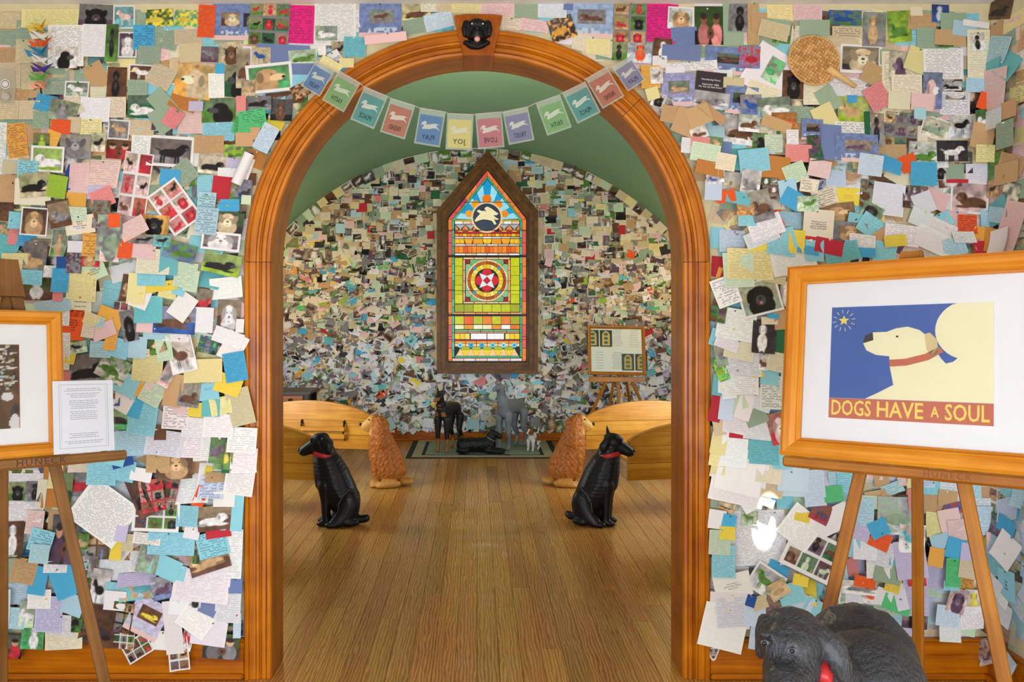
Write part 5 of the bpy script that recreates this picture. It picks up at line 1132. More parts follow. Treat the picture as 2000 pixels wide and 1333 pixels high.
'H': (1340, 850, 2.759, """
150,90,80,130,10,b,py;150,160,70,110,12,b,cr;150,250,60,120,4,b,tl;210,330,90,90,20,Pl,be/tn;260,230,280,250,12,b,w;320,290,150,190,-30,b,w;200,370,90,40,22,Pl,tn/br
190,440,110,90,0,b,am;150,440,90,100,8,b,w;200,510,80,70,3,b,yl;160,560,110,130,4,n,pg;210,460,70,90,14,b,bl;180,660,120,170,2,n,aq;400,90,160,110,4,n,tl;480,120,70,100,3,b,aq;410,300,110,130,22,b,aq
420,190,130,110,8,b,cr;440,260,110,120,10,b,be;540,350,110,90,4,b,aq;610,350,70,80,3,b,pg;550,245,160,140,2,j,pb;660,270,110,190,-4,b,pb;750,220,90,130,2,n,pw;760,300,100,80,-6,n,gn
380,550,290,290,-2,t,w;340,445,90,75,0,Pk,pg/gr;780,260,60,140,-4,n,sk;830,240,80,110,0,n,aq;700,400,110,110,28,Po,rd/mv;600,420,80,60,15,b,yl;590,480,190,190,38,b,w;760,440,190,130,-25,b,w
650,620,290,230,26,Pcb,w/pg;480,720,110,90,24,b,bl;620,720,230,40,26,b,gy;230,790,190,130,-12,s,w;410,770,180,150,34,Pkb,pw/gr;470,810,110,90,-30,Po,be/tn;540,830,130,110,-14,n,aq
590,760,80,60,12,b,yl;650,830,70,120,14,b,yl;600,880,110,90,28,b,pb;650,910,90,110,30,b,aq;215,920,210,190,3,b,w;180,1010,230,230,14,b,w;220,930,150,160,-3,n,pw
350,930,110,150,12,b,pb;370,1010,90,230,10,b,pb;480,900,150,110,4,Po,br/mv;370,880,80,70,-20,b,be;325,870,50,60,20,b,bd
990,180,110,110,3,n,pk;1040,230,80,100,0,b,tn;950,280,90,60,8,b,be;1090,280,110,60,-20,n,sk;1000,320,110,60,-10,b,tn;1060,350,90,80,25,b,tn;960,350,110,70,3,b,pg;1180,220,110,90,3,n,pk
1110,420,220,200,2,Po,pw/sg;1200,270,70,90,8,b,py;1190,330,60,110,0,b,rs;920,400,120,150,4,n,sk;910,510,90,80,20,b,lv;860,560,90,150,0,n,aq;930,590,120,120,4,n,pw
1010,550,110,90,25,n,or;1003,485,100,90,-24,b,bl;1020,620,130,130,14,n,pw;1000,700,120,100,0,n,w;880,700,80,110,4,b,rs;820,720,70,120,0,b,sk;930,770,110,60,10,b,or;1050,720,140,110,12,b,sg
1100,640,70,90,12,b,tl;1180,540,140,150,4,Pk,w/tl;1170,650,160,200,-6,b,lv;1200,700,95,175,-2,Ps,rd/tn;1080,780,80,90,18,n,yl;900,800,190,70,6,Pl,w/gy;850,860,120,130,-8,b,pw
960,850,90,70,8,Pkb,w/or;1120,850,60,140,-12,b,pw;1100,890,150,80,22,b,gn;1200,850,130,200,0,n,lv;1030,850,90,90,20,b,w;780,850,90,110,3,Po,pg/sg;830,950,150,130,-20,Po,cr/gr
1330,290,110,80,3,n,aq;1320,370,90,100,0,b,tn;1420,300,110,110,4,n,pw;1400,340,100,90,8,b,tn;1430,390,110,60,-14,Po,rd/bd;1350,480,150,130,8,n,py;1400,450,110,120,-10,b,pk
1430,500,90,110,-6,b,pk;1340,560,100,80,-14,b,sk;1310,640,80,100,12,b,am;1430,600,130,110,18,b,bl;1480,610,80,90,8,b,lv;1330,760,120,130,3,n,lv;1400,720,80,150,4,n,gn;1390,790,80,50,3,b,aq
1480,690,100,120,12,b,be;1420,870,100,130,18,Ph,pk/mv;1480,800,110,90,22,s,am;1520,880,110,130,4,Ps,w/yl;1370,950,120,110,8,n,pb;1380,1020,110,130,3,b,pw;1500,960,120,120,-3,n,w;1470,1010,90,90,10,b,pg
1590,310,90,60,0,b,tn;1540,290,80,110,4,n,sk;1580,380,130,90,0,n,pw;1570,450,120,150,0,n,pb;1600,560,110,110,0,n,pk;1510,430,60,60,0,b,lv;1620,640,130,120,24,b,cr
1665,400,90,230,2,Pcb,pw/mv;1670,470,90,110,3,Pk,mv/gy;1660,580,70,120,20,b,yl;1740,540,80,130,12,n,sg;1710,600,90,110,0,b,sk;1740,700,110,120,-18,n,aq;1600,760,120,110,-6,b,cr
1750,400,110,120,-20,n,pb;1760,490,90,90,10,b,bl;1800,330,60,120,0,n,sk;1780,620,110,160,20,b,w;1800,810,90,160,-4,s,aq;1700,880,150,180,22,b,w;1640,840,90,90,8,Ph,gr/yl
1660,1000,90,110,14,b,cr;1740,1050,150,130,10,Ps,br/tn;1690,1150,150,130,-30,Po,w/mv;1790,1210,110,110,25,n,pb;1780,960,90,120,10,b,pw;1720,780,110,60,20,b,pw
"""),
}
# ================================================================ printed pictures (painted into the colours of a fine sheet)
def smooth_noise(rs, n, k):
    a = rs.rand(k+1, k+1); t = np.linspace(0, k-1e-6, n); i = t.astype(int); f = t-i; f = f*f*(3-2*f)
    r = a[i]*(1-f)[:, None]+a[i+1]*f[:, None]
    return r[:, i]*(1-f)[None, :]+r[:, i+1]*f[None, :]
def paint(kind, bg, fg, n, m, seed, border=False):
    """(m rows, n columns, 3) linear colours of one print; row 0 is its foot"""
    rs = np.random.RandomState(seed); U, V = np.meshgrid((np.arange(n)+.5)/n, (np.arange(m)+.5)/m)
    bgc, fgc = LIN[bg], LIN[fg]; asp = m/n
    nn_ = max(n, m); N1 = smooth_noise(rs, nn_, 4)[:m, :n]; N2 = smooth_noise(rs, nn_, 11)[:m, :n]
    alt = [LIN[c] for c in ('br', 'sg', 'dk', 'tn', 'gy', 'gr', 'be')][rs.randint(7)]
    img = bgc*(.55+.8*N1[..., None])
    hz = rs.uniform(.25, .6)
    img = np.where((V < hz+.1*(N2-.5))[..., None], img, img*.55+alt*.30)
    img *= (.7+.6*N2[..., None])
    def E(cx, cy, rx, ry, c, a=0, soft=1.4):
        dx, dy = U-cx, (V-cy)*1.0; ca, sa = math.cos(a), math.sin(a); x = (dx*ca+dy*sa)/rx; y = (-dx*sa+dy*ca)/ry
        f = np.clip((1.08-np.sqrt(x*x+y*y))*min(rx, ry)*n*soft, 0, 1)[..., None]; img[:] = img*(1-f)+c*f
    fs = fgc*(.75+.5*N2[..., None]); lt = np.minimum(fgc*1.5+.06, .9); dkc = fgc*.45; ink = np.array((.008, .008, .01)); pkc = np.array(lin('d08088'))
    ox, oy = rs.uniform(-.06, .06), rs.uniform(-.05, .05); fl = rs.rand() < .5
    X = (lambda x: .5-(x-.5)+ox) if fl else (lambda x: x+ox)
    if kind == 'h':
        e = .17; E(X(.5), .28+oy, .30, .30, fs*.85); E(X(.5), .56+oy, .24, .27, fs)
        E(X(.28), .60+oy, .09, .20, dkc, .3); E(X(.72), .60+oy, .09, .20, dkc, -.3); E(X(.5), .44+oy, .12, .14, lt); E(X(.5), .50+oy, .055, .04, ink)
        E(X(.41), .62+oy, .035, .03, ink); E(X(.59), .62+oy, .035, .03, ink); E(X(.5), .37+oy, .04, .035, pkc)
    elif kind in 'qr':
        X = (lambda x: x) if kind == 'q' else (lambda x: 1-x); E(X(.62), .25, .28, .34, fs*.85, 0); E(X(.55), .58, .22, .21, fs); E(X(.33), .50, .17, .11, lt, .25 if kind == 'r' else -.25)
        E(X(.20), .50, .045, .045, ink); E(X(.45), .62, .03, .025, ink); E(X(.70), .52, .08, .18, dkc)
    elif kind == 's':
        E(X(.5), .32+oy, .20, .26, fs); E(X(.5), .70+oy, .15, .15, fs); E(X(.38), .70+oy, .05, .12, dkc); E(X(.62), .70+oy, .05, .12, dkc); E(X(.42), .12+oy, .05, .12, fs); E(X(.58), .12+oy, .05, .12, fs)
        E(X(.5), .64+oy, .07, .07, lt); E(X(.5), .67+oy, .03, .025, ink); E(X(.45), .75+oy, .02, .02, ink); E(X(.55), .75+oy, .02, .02, ink); E(X(.5), .40+oy, .07, .12, lt*.8)
    elif kind == 'k':
        E(X(.52), .48+oy, .25, .13, fs); E(X(.25), .66+oy, .11, .11, fs); E(X(.17), .62+oy, .07, .05, lt); E(X(.33), .57+oy, .10, .12, fs); E(X(.29), .68+oy, .035, .08, dkc)
        for x in (.36, .42, .66, .72): E(X(x), .27+oy, .028, .20, fs)
        E(X(.80), .58+oy, .12, .025, fs, -.6)
    elif kind == 'l':
        E(X(.55), .36+oy, .33, .15, fs); E(X(.25), .50+oy, .14, .15, fs); E(X(.16), .46+oy, .08, .06, lt); E(X(.33), .50+oy, .05, .11, dkc); E(X(.12), .47+oy, .025, .025, ink); E(X(.22), .54+oy, .02, .02, ink); E(X(.28), .22+oy, .20, .05, fs); E(X(.80), .26+oy, .13, .06, dkc)
    elif kind == 'p':
        sk_ = np.array(lin(('e0b090', '8c5c40', 'd8a080')[rs.randint(3)]))
        for x in (.27, .70): E(x+ox, .25, .19, .30, fs*(.6 if x < .5 else 1)); E(x+ox, .66, .11, .15, sk_); E(x+ox, .74, .12, .09, np.array((.03, .02, .015)))
        E(.5+ox, .30, .12, .15, LIN['br']); E(.5+ox, .30, .05, .05, ink)
    elif kind == 'o':
        f_ = np.clip((N2-.42)*3, 0, 1)[..., None]; img[:] = img*(1-f_)+fs*f_; E(.3+.4*N1[0, 0], .4, .3, .15, fs*.8)
    elif kind == 'c':
        nc, nr = (2, 3) if m > n*1.2 else ((3, 2) if n > m*1.2 else (3, 3)); base = LIN['w' if bg in ('w', 'pw', 'pk') else bg]; img[:] = base*.9
        pal = {'pk': ('rs', 'mv', 'pk', 'rd', 'pg'), 'rd': ('rd', 'dk', 'gy', 'rs')}.get(bg, ('gr', 'gy', 'br', 'tn', 'mv', 'dg'))
        for a in range(nc):
            for b in range(nr):
                x0, x1, y0, y1 = int(n*(a+.06)/nc), int(n*(a+.94)/nc), int(m*(b+.06)/nr), int(m*(b+.94)/nr)
                if x1-x0 < 3 or y1-y0 < 3: continue
                img[y0:y1, x0:x1] = paint('hskl'[rs.randint(4)], pal[rs.randint(len(pal))], (fg, 'bk', fg, 'br')[rs.randint(4)], x1-x0, y1-y0, rs.randint(9999))
    elif kind == 'd':
        w1 = smooth_noise(rs, nn_, 16)[:m, :n]; img[:] = bgc*(.75+.5*w1[..., None]); img[(V < .14)] = LIN['pk']*.95
        img[(V > .14) & (V < .28) & (np.abs(U-.5) < .38) & (w1 > .5)] = LIN['pb']*.9
        x0, x1, y0, y1 = int(n*.24), int(n*.84), int(m*.40), int(m*.78); img[y0:y1, x0:x1] = paint('hlk'[rs.randint(3)], ('gy', 'br', 'dk')[rs.randint(3)], fg, x1-x0, y1-y0, rs.randint(9999))
    if border:
        b = .07; k = (U < b) | (U > 1-b) | (V < b/asp) | (V > 1-b/asp); img[k] = LIN['w']*.97
    return np.clip(img, .004, .95)

# ================================================================ sheets of paper
SHEETN = [0]
def sheet_arrays(w_, h_, z0, curl, T_, col, n, rs, ink=0.0, pitch=.0065, seed=None, pic=None):
    """one curled sheet in the plane (x right, y up, z off the wall): vertices, faces, colours, attributes"""
    nx, ny = n; SHEETN[0] += 1
    u = np.linspace(-.5, .5, nx); v = np.linspace(-.5, .5, ny); U, V = np.meshgrid(u, v)
    A, B, C, D = curl[:4]; t = .5-V
    z = z0+(curl[4]*t if len(curl) > 4 else 0)+A*t**2+B*((2*U)**2)*(.3+.7*t)+C*(U*2)*t+D*np.clip(np.abs(U)*2+t-1.25, 0, 1)**2*np.where(U > 0, 1, .2)
    x = U*w_; y = V*h_*(1-.5*(A/h_)**2)
    vs = np.stack([x, y, z], -1).reshape(-1, 3)
    idx = np.arange(nx*ny).reshape(ny, nx); fs = np.stack([idx[:-1, :-1], idx[:-1, 1:], idx[1:, 1:], idx[1:, :-1]], -1).reshape(-1, 4)
    c = np.empty((nx*ny, 4)); c[:, 3] = 1; c[:, :3] = pic.reshape(-1, 3) if pic is not None else col
    sh = np.stack([U*w_, -V*h_, np.full_like(U, SHEETN[0]*1.37 % 97)], -1).reshape(-1, 3)
    mg = np.clip(1.5-np.maximum(np.abs(U)*2-.78, 0)*8, 0, 1)*(1 if True else 0)*np.where(np.abs(V) < .44, 1, .3)
    ik = np.stack([np.full_like(U, ink), np.full_like(U, pitch), mg], -1).reshape(-1, 3)
    return vs, fs, c, sh, ik
def to_mesh(name, arrs, mat):
    me = bpy.data.meshes.new(name); V, Fc, C, S, I = [], [], [], [], []; o = 0
    for vs, fs, c, sh, ik in arrs: V.append(vs); Fc.append(fs+o); C.append(c); S.append(sh); I.append(ik); o += len(vs)
    V, Fc, C, S, I = map(np.concatenate, (V, Fc, C, S, I))
    me.vertices.add(len(V)); me.vertices.foreach_set('co', V.astype('f').ravel())
    me.loops.add(len(Fc)*4); me.loops.foreach_set('vertex_index', Fc.astype('i').ravel())
    me.polygons.add(len(Fc)); me.polygons.foreach_set('loop_start', np.arange(0, len(Fc)*4, 4, dtype='i')); me.polygons.foreach_set('loop_total', np.full(len(Fc), 4, 'i'))
    me.polygons.foreach_set('use_smooth', np.ones(len(Fc), bool))
    me.update()
    a = me.color_attributes.new('col', 'FLOAT_COLOR', 'POINT'); a.data.foreach_set('color', C.astype('f').ravel())
    for nm, arr in (('sheet', S), ('ink', I)):
        a = me.attributes.new(nm, 'FLOAT_VECTOR', 'POINT'); a.data.foreach_set('vector', arr.astype('f').ravel())
    me.materials.append(mat); return me

# ---- read the list
KIND = {'n': 'handwritten_note', 's': 'signed_note', 'b': 'paper_slip', 't': 'typed_letter', 'e': 'envelope', 'r': 'rolled_paper', 'k': 'booklet', 'z': 'printed_card', 'j': 'memorial_note'}
CAT = {'handwritten_note': 'note', 'signed_note': 'note', 'paper_slip': 'paper', 'typed_letter': 'letter', 'envelope': 'envelope', 'rolled_paper': 'paper', 'booklet': 'booklet', 'printed_card': 'card', 'memorial_note': 'note', 'photograph': 'photo', 'photo_collage': 'photo', 'photo_card': 'card'}
CN = dict(w='white', pw='white', cr='cream', be='beige', tn='kraft brown', py='pale yellow', pg='pale green', sg='grey-green', pk='pale pink', rs='rose', hp='hot pink', rd='red', am='amber', yl='yellow', lg='lime', gn='green', dg='dark green', gr='grass green',
          tl='teal', aq='turquoise', sk='pale blue', bl='bright blue', bd='dark blue', lv='lavender', pb='icy blue', bk='black', dk='charcoal', gy='grey', br='brown', ob='burnt orange', mv='mauve', lt='fawn', db='denim blue', db2='lilac', pb2='faded blue')
CN['or'] = 'orange'
items = []
for key, (rx, ry, sc, body) in PAPERS.items():
    for tok in body.replace('\n', ';').split(';'):
        tok = tok.strip()
        if not tok: continue
        a = tok.split(','); cx, cy, w_, h_, rot = map(float, a[:5])
        items.append(dict(px=rx+cx/sc, py=ry+cy/sc, w=w_/sc, h=h_/sc, rot=rot, k=a[5], c=a[6], key=(key, int(cx), int(cy))))
TEXTS = {('E', 1420, 550): ('Introducing Henry\n\nSeptember 2006\nHe was my best friend', 'w', .010), ('H', 550, 245): ('RIP Howie\nyou are loved &\ndearly missed by\nKaren & Jeremias', 'bd', .0115), ('F', 395, 1180): ('Thank you Lord\nfor making such\na good boy/friend.\nTill we meet again', 'dk', .0088),
         ('B', 448, 112): ('Bella &\nHarry\nyou are missed\nevery day', 'dk', .0085), ('B', 450, 530): ('We love you\n\nJohnny Paul\n\nalways', 'br', .0095), ('D', 630, 400): ('LOVE\nJFK!', 'br', .016), ('B', 520, 350): ('Sudsey\nour best friend\nloving you', 'dk', .0088),
         ('H', 230, 790): ('you were a\ngood dog, Benny\nlove mom', 'gy', .010), ('B', 1105, 965): ('I miss you\nmy sweet\ngood boy\nlove, Sam', 'bd', .0075), ('H', 1800, 810): ('for\nBe\nHap', 'bd', .013), ('B', 415, 625): ('Missing\nMissy our\nsweet girl\nlove\nyou', 'dk', .010), ('F', 575, 1025): ('Always in\nour hearts', 'am', .009)}
rsn = np.random.RandomState(11); rn = random.Random(11)
XPXL, XPXR = (-XW)/(.002)+VX, XW/.002+VX
def inside_arch(px, py, r=452): return (abs(px-932) < r and py > 512) or math.hypot(px-932, py-512) < r
# base layer behind them, in neat faded rows above and loose white ones below
base_items = []
y = 14
while y < 1262:
    f = y/1333; hh = 30; x = -80+rn.uniform(0, 20)
    while x < 2330:
        wpx = rn.uniform(36, 62); hpx = rn.uniform(28, 50)
        if y+hpx*.7 < 1262 and y-hpx*.6 > 9 and x-wpx*.6 > XPXL+2 and not (XPXR-wpx*.55 < x < XPXR+6) and not inside_arch(x, y, 462+hpx*.25):
            top = f < .3
            rot = rn.gauss(0, 4 if top else 18)
            if rn.random() < (.34 if f > .1 else .15):
                kk = 'P'+rn.choice('hsklhskpo'); cc = rn.choice(('br', 'gr', 'gy', 'dk', 'sg', 'be', 'mv', 'tl', 'w'))+'/'+rn.choice(('bk', 'br', 'w', 'tn', 'gy', 'lt', 'be'))
            else:
                kk = rn.choice('nnnbbt'); cc = rn.choice(('be', 'tn', 'cr', 'sg', 'py', 'be', 'cr', 'pk', 'w', 'sg', 'aq') if f < .32 else (('cr', 'w', 'aq', 'be', 'pg', 'sk', 'pk', 'w', 'py', 'cr', 'w', 'be', 'aq') if f < .6 else ('w', 'pw', 'aq', 'sk', 'pb', 'w', 'w', 'cr', 'lv', 'pg', 'pw', 'tn', 'sk')))
            base_items.append(dict(px=x+rn.uniform(-5, 5), py=y+rn.uniform(-5, 5), w=wpx, h=hpx, rot=rot, k=kk, c=cc, base=True))
        x += wpx*rn.uniform(.7, .95)
    y += 27
allitems = base_items+items
# height field over the wall, 2 px cells
HW, HH = 1240, 680; X0 = -100
hf = np.zeros((HH, HW)); idm = -np.ones((HH, HW), int)
gy, gx = np.mgrid[0:HH, 0:HW]; GX, GY = X0+gx*2+1, gy*2+1
pins = ['1c8c50', 'd42040', '2060b0', 'f0d030', 'f4f4f4']
for q, it in enumerate(allitems):
    px, py, w_, h_ = it['px'], it['py'], it['w'], it['h']
    if it['k'][0] != 'P' and 'base' not in it: it['w'] = w_ = w_*1.04
    side = px > XPXR+4
    if not side and px+w_/2*abs(math.cos(math.radians(it['rot']))) > XPXR-2: it['w'] = w_ = max(16, 2*(XPXR-3-px)); 
    a = math.radians(it['rot']); r = int(math.hypot(w_, h_)/4)+2; ix, iy = int((px-X0)/2), int(py/2)
    y0, y1, x0, x1 = max(0, iy-r), min(HH, iy+r), max(0, ix-r), min(HW, ix+r)
    it['side'] = side; it['ok'] = False
    if y1 <= y0 or x1 <= x0: continue
    dx, dy = GX[y0:y1, x0:x1]-px, GY[y0:y1, x0:x1]-py
    u = dx*math.cos(a)+dy*math.sin(a); v = -dx*math.sin(a)+dy*math.cos(a); mk = (abs(u) < w_/2) & (abs(v) < h_/2)
    if not mk.any(): continue
    f = py/1333
    t = np.clip((v+h_/2)/h_, 0, 1); S = 0.0
    if 'base' in it: z0 = .0006+.0012*rn.random(); A = rn.uniform(.0005, .003)
    else:
        A = (rn.uniform(.001, .005) if f < .28 else rn.uniform(.003, .020 if f > .35 else .010))*min(1, h_/45)
    if 'base' not in it:
        hs_, ts_ = hf[y0:y1, x0:x1][mk], t[mk]; z0 = float(np.percentile(hs_[ts_ < .35], 92) if (ts_ < .35).any() else hs_.max())+.0010
        lowr = ts_ >= .35
        if lowr.any(): S = max(0.0, float(np.percentile((hs_[lowr]-z0+.0008-A*ts_[lowr]**2)/ts_[lowr], 95)))
    corn = [(px+sx*w_/2*math.cos(a)-sy*h_/2*math.sin(a), py+sx*w_/2*math.sin(a)+sy*h_/2*math.cos(a)) for sx in (-1, 1) for sy in (-1, 1)]
    if not side and 'base' not in it and any(inside_arch(*c, 451) for c in corn): z0 = max(z0, .040)
    if py+h_/2*abs(math.cos(a))+w_/2*abs(math.sin(a)) > 1250 and 'base' not in it: z0 = max(z0, .034)
    z0 = min(z0, .050); S = min(S, .030)
    sub = hf[y0:y1, x0:x1]; sub[mk] = np.maximum(sub[mk]*.5, z0+S*t[mk]+A*t[mk]**2+A*.25*t[mk]); idm[y0:y1, x0:x1][mk] = q
    it.update(z0=z0, A=A, S=S, ok=True, n=0)
# cells hidden by the big things in front
vis = idm.copy(); ins = ((np.abs(GX-932) < 405) & (GY > 512)) | (np.hypot(GX-932, GY-512) < 405); vis[ins] = -1
vis[(GX > 1575) & (GX < 2000) & (GY > 540) & (GY < 915)] = -1; vis[(GX < 110) & (GY > 615) & (GY < 890)] = -1; vis[(GX > 98) & (GX < 215) & (GY > 750) & (GY < 885)] = -1
vis[(GX < 0) | (GX > 2000) | (GY > 1333)] = -1; vis[(GX > 1500) & (GX < 1810) & (GY > 1230)] = -1
ids, cnt = np.unique(vis[vis >= 0], return_counts=True)
for i, c in zip(ids, cnt): allitems[i]['n'] = int(c)

def kindname(it):
    k = it['k']
    if k[0] == 'P': return 'photo_collage' if k[1] == 'c' else ('photo_card' if k[1] == 'd' else 'photograph')
    return KIND[k]
def build(it):
    w_, h_ = it['w']*.002, it['h']*.002
    if it['side']:
        dpt = F*XW/(it['px']-VX); loc = Vector((XW-.0005, dpt-3.2, H-(it['py']-VY)/F*dpt)); w_ = it['w']*dpt*dpt/(F*XW); h_ = it['h']*dpt/F; M4 = frame_mat(loc, Vector((0, -1, 0)), Vector((0, 0, 1)), Vector((-1, 0, 0)))
        if loc.y+w_/2 > -.004: loc.y = -.004-w_/2; M4.translation = loc
    else: M4 = frame_mat(Vector(((it['px']-VX)*.002, -.0005, H-(it['py']-VY)*.002)), Vector((1, 0, 0)), Vector((0, 0, 1)), Vector((0, -1, 0)))
    M4 = M4 @ Matrix.Rotation(-math.radians(it['rot']), 4, 'Z')
    A = it['A']; lo_ = it['py'] > 430; txt = TEXTS.get(it.get('key'))
    curl_ = (A, rn.uniform(0, .5)*A, rn.uniform(-1, 1)*A*.35, rn.uniform(0, 1)*A*(2.2 if rn.random() < .3 else .3), it['S'])
    if txt: curl_ = (.0, 0, 0, 0, 0)
    if it['z0'] > .03: curl_ = (curl_[0]*.5, abs(curl_[1])*.3, 0, 0, it['S']*.5)
    k = it['k']; big = not ('base' in it)
    if k[0] == 'P':
        bg, fg = it['c'].split('/'); n = int(np.clip(it['w']/1.6, 14, 84)) if big else 14; m_ = int(np.clip(n*it['h']/it['w'], 8, 100)); bg = bg if bg in LIN else 'gy'
        pic = paint(k[1], bg, fg, n, m_, rn.randrange(99999), k.endswith('b')); return sheet_arrays(w_, h_, it['z0'], curl_, 0, None, (n, m_), rsn, 0, .01, pic=pic), M4, 'photo'
    col = LIN[it['c']]*rn.uniform(.9, 1.03); col = np.clip(col*(1+np.array([rn.uniform(-.04, .04) for _ in range(3)])), 0, .93)
    ink_, pitch = {'n': (rn.uniform(.22, .5), rn.uniform(.006, .009)), 's': (.92, rn.uniform(.0085, .0105)), 'b': (rn.choice((0, .1, .18, .28)), .007), 't': (rn.uniform(.5, .8), .0058), 'e': (0, .01), 'z': (0, .01), 'j': (0, .01)}.get(k, (0, .01))
    if txt: ink_ = 0
    return sheet_arrays(w_, h_, it['z0'], curl_, 0, col, (9, 9) if big else (5, 5), rsn, ink_, pitch), M4, 'paper'

# what becomes an object of its own: at most 300 of a name, the ones that show most
cnts = {}; chosen = []
for it in sorted([i for i in allitems if i['ok'] and i['n'] >= (45 if 'base' not in i else 90)], key=lambda i: -i['n']):
    nm = kindname(it)
    if cnts.get(nm, 0) < 290: cnts[nm] = cnts.get(nm, 0)+1; it['own'] = True; chosen.append(it)
# ---- labels: what it looks like, and which of its neighbours it sits by
POSE = dict(h='a %s dog face', q='a %s dog head in profile', r='a %s dog head in profile', s='a %s dog sitting', k='a %s dog standing', l='a %s dog lying down', p='people with a dog', o='a %s patterned scene')
SH = dict(handwritten_note='note', signed_note='written note', paper_slip='slip', typed_letter='typed page', envelope='envelope', rolled_paper='rolled paper', booklet='booklet', printed_card='printed card', memorial_note='memorial note')
def short(it):
    k = it['k']; a = abs(it['rot']); 
    if k[0] == 'P':
        bg, fg = it['c'].split('/')
        if k[1] == 'c': return '%s photo collage' % CN[bg]
        if k[1] == 'd': return '%s card framing a photo' % CN[bg]
        s = POSE[k[1]]; s = s % CN[fg] if '%' in s else s
        return 'photo of %s%s' % (s, '' if k[1] in 'o' else ' on '+CN[bg])
    return '%s%s %s' % ('tilted ' if a > 15 else '', CN[it['c']], SH[kindname(it)])
for it in allitems: it['s'] = short(it)
def tiny(it):
    k = it['k']
    if k[0] != 'P': return '%s %s' % (CN[it['c']], SH[kindname(it)])
    bg, fg = it['c'].split('/'); return {'c': CN[bg]+' collage', 'd': CN[bg]+' photo card', 'p': 'photo of people', 'o': CN[fg]+' scene photo'}.get(k[1], '%s dog photo' % CN[fg])
LM = [('the keystone', 934, 80), ('the paper cranes', 82, 105), ('the hot pink letter near the ceiling', 575, 45), ('the woven fan', 1590, 118), ('the blue dog print', 1600, 520), ('the typed sheet in its sleeve', 158, 800), ('the brown easel mast', 20, 540),
      ('the wall corner', 1934, 300), ('the brown easel ledge', 170, 905), ('the far baseboard end', 60, 1255), ('the large black dog', 1650, 1190), ('the bunting string end', 605, 110), ('the golden photo frame', 90, 612), ('the amber easel ledge', 1700, 925), ('the foot of the arch casing', 470, 1245), ('the dog sticker', 1392, 1275)]
def rel(it, x, y):
    dx, dy = it['px']-x, it['py']-y
    return ('just above' if dy < 0 else 'just below') if abs(dy) > abs(dx) else ('left of' if dx < 0 else 'right of')
used = set(); P_ = [(i['px'], i['py']) for i in chosen]
def zone(it):
    if it['side']: return 'on the side wall'
    x, y = it['px'], it['py']
    return ('right of the arch' if x > 932 else 'left of the arch') if abs(x-932) > 420 or y > 200 else 'above the arch'
def pick_label(it):
    near = sorted((o for o in chosen if o is not it and o['side'] == it['side']), key=lambda o: (o['px']-it['px'])**2+(o['py']-it['py'])**2)[:14]
    opts = []
    for t_, x, y in LM:
        if math.hypot(it['px']-x, it['py']-y) < 75: opts.append('%s %s %s' % (it['s'], rel(it, x, y), t_))
    t0 = tiny(it)
    for o in near[:10]:
        if tiny(o) != t0: opts.append('%s %s the %s' % (it['s'], rel(it, o['px'], o['py']), tiny(o)))
    z = zone(it)
    opts += ['%s %s' % (o, z) for o in list(opts) if 'the arch' not in o or 'casing' in o]
    for i, o in enumerate(near[:8]):
        for p in near[i+1:10]:
            if tiny(o) != t0 and tiny(p) != t0 and tiny(o) != tiny(p):
                opts.append('%s %s the %s and %s the %s' % (it['s'], rel(it, o['px'], o['py']), tiny(o), rel(it, p['px'], p['py']), tiny(p)))
    opts += ['%s %s the %s' % (it['s'], rel(it, o['px'], o['py']), o['s']) for o in near]
    for op in opts:
        nwords = len(op.replace('-', ' ').split())
        if 4 <= nwords <= 16 and op not in used: used.add(op); return op
    return None
for it in chosen: it['label'] = pick_label(it)
lost = [it for it in chosen if not it['label']]
print('papers listed', len(items), 'own', len(chosen), cnts, 'unlabelled', len(lost))
for it in lost: it['own'] = False
chosen = [i for i in chosen if i['label']]
GRP = {'photo': 'photographs pinned over the near wall', 'paper': 'notes and letters pinned over the near wall'}
rest = {'photo': [], 'paper': [], 'photo_side': [], 'paper_side': []}
pinm = {h: plain('pin_head_'+h, h, .3) for h in pins}
pin_mesh = {}
for h in pins:
    bm = bmesh.new(); bmesh.ops.create_cone(bm, cap_ends=True, segments=8, radius1=.0032, radius2=.0026, depth=.005); bmesh.ops.create_cone(bm, cap_ends=True, segments=8, radius1=.0018, radius2=.0018, depth=.006, matrix=Matrix.Translation((0, 0, -.004)))
    me = bpy.data.meshes.new('pushpin'); bm.to_mesh(me); bm.free(); me.materials.append(pinm[h]); pin_mesh[h] = me
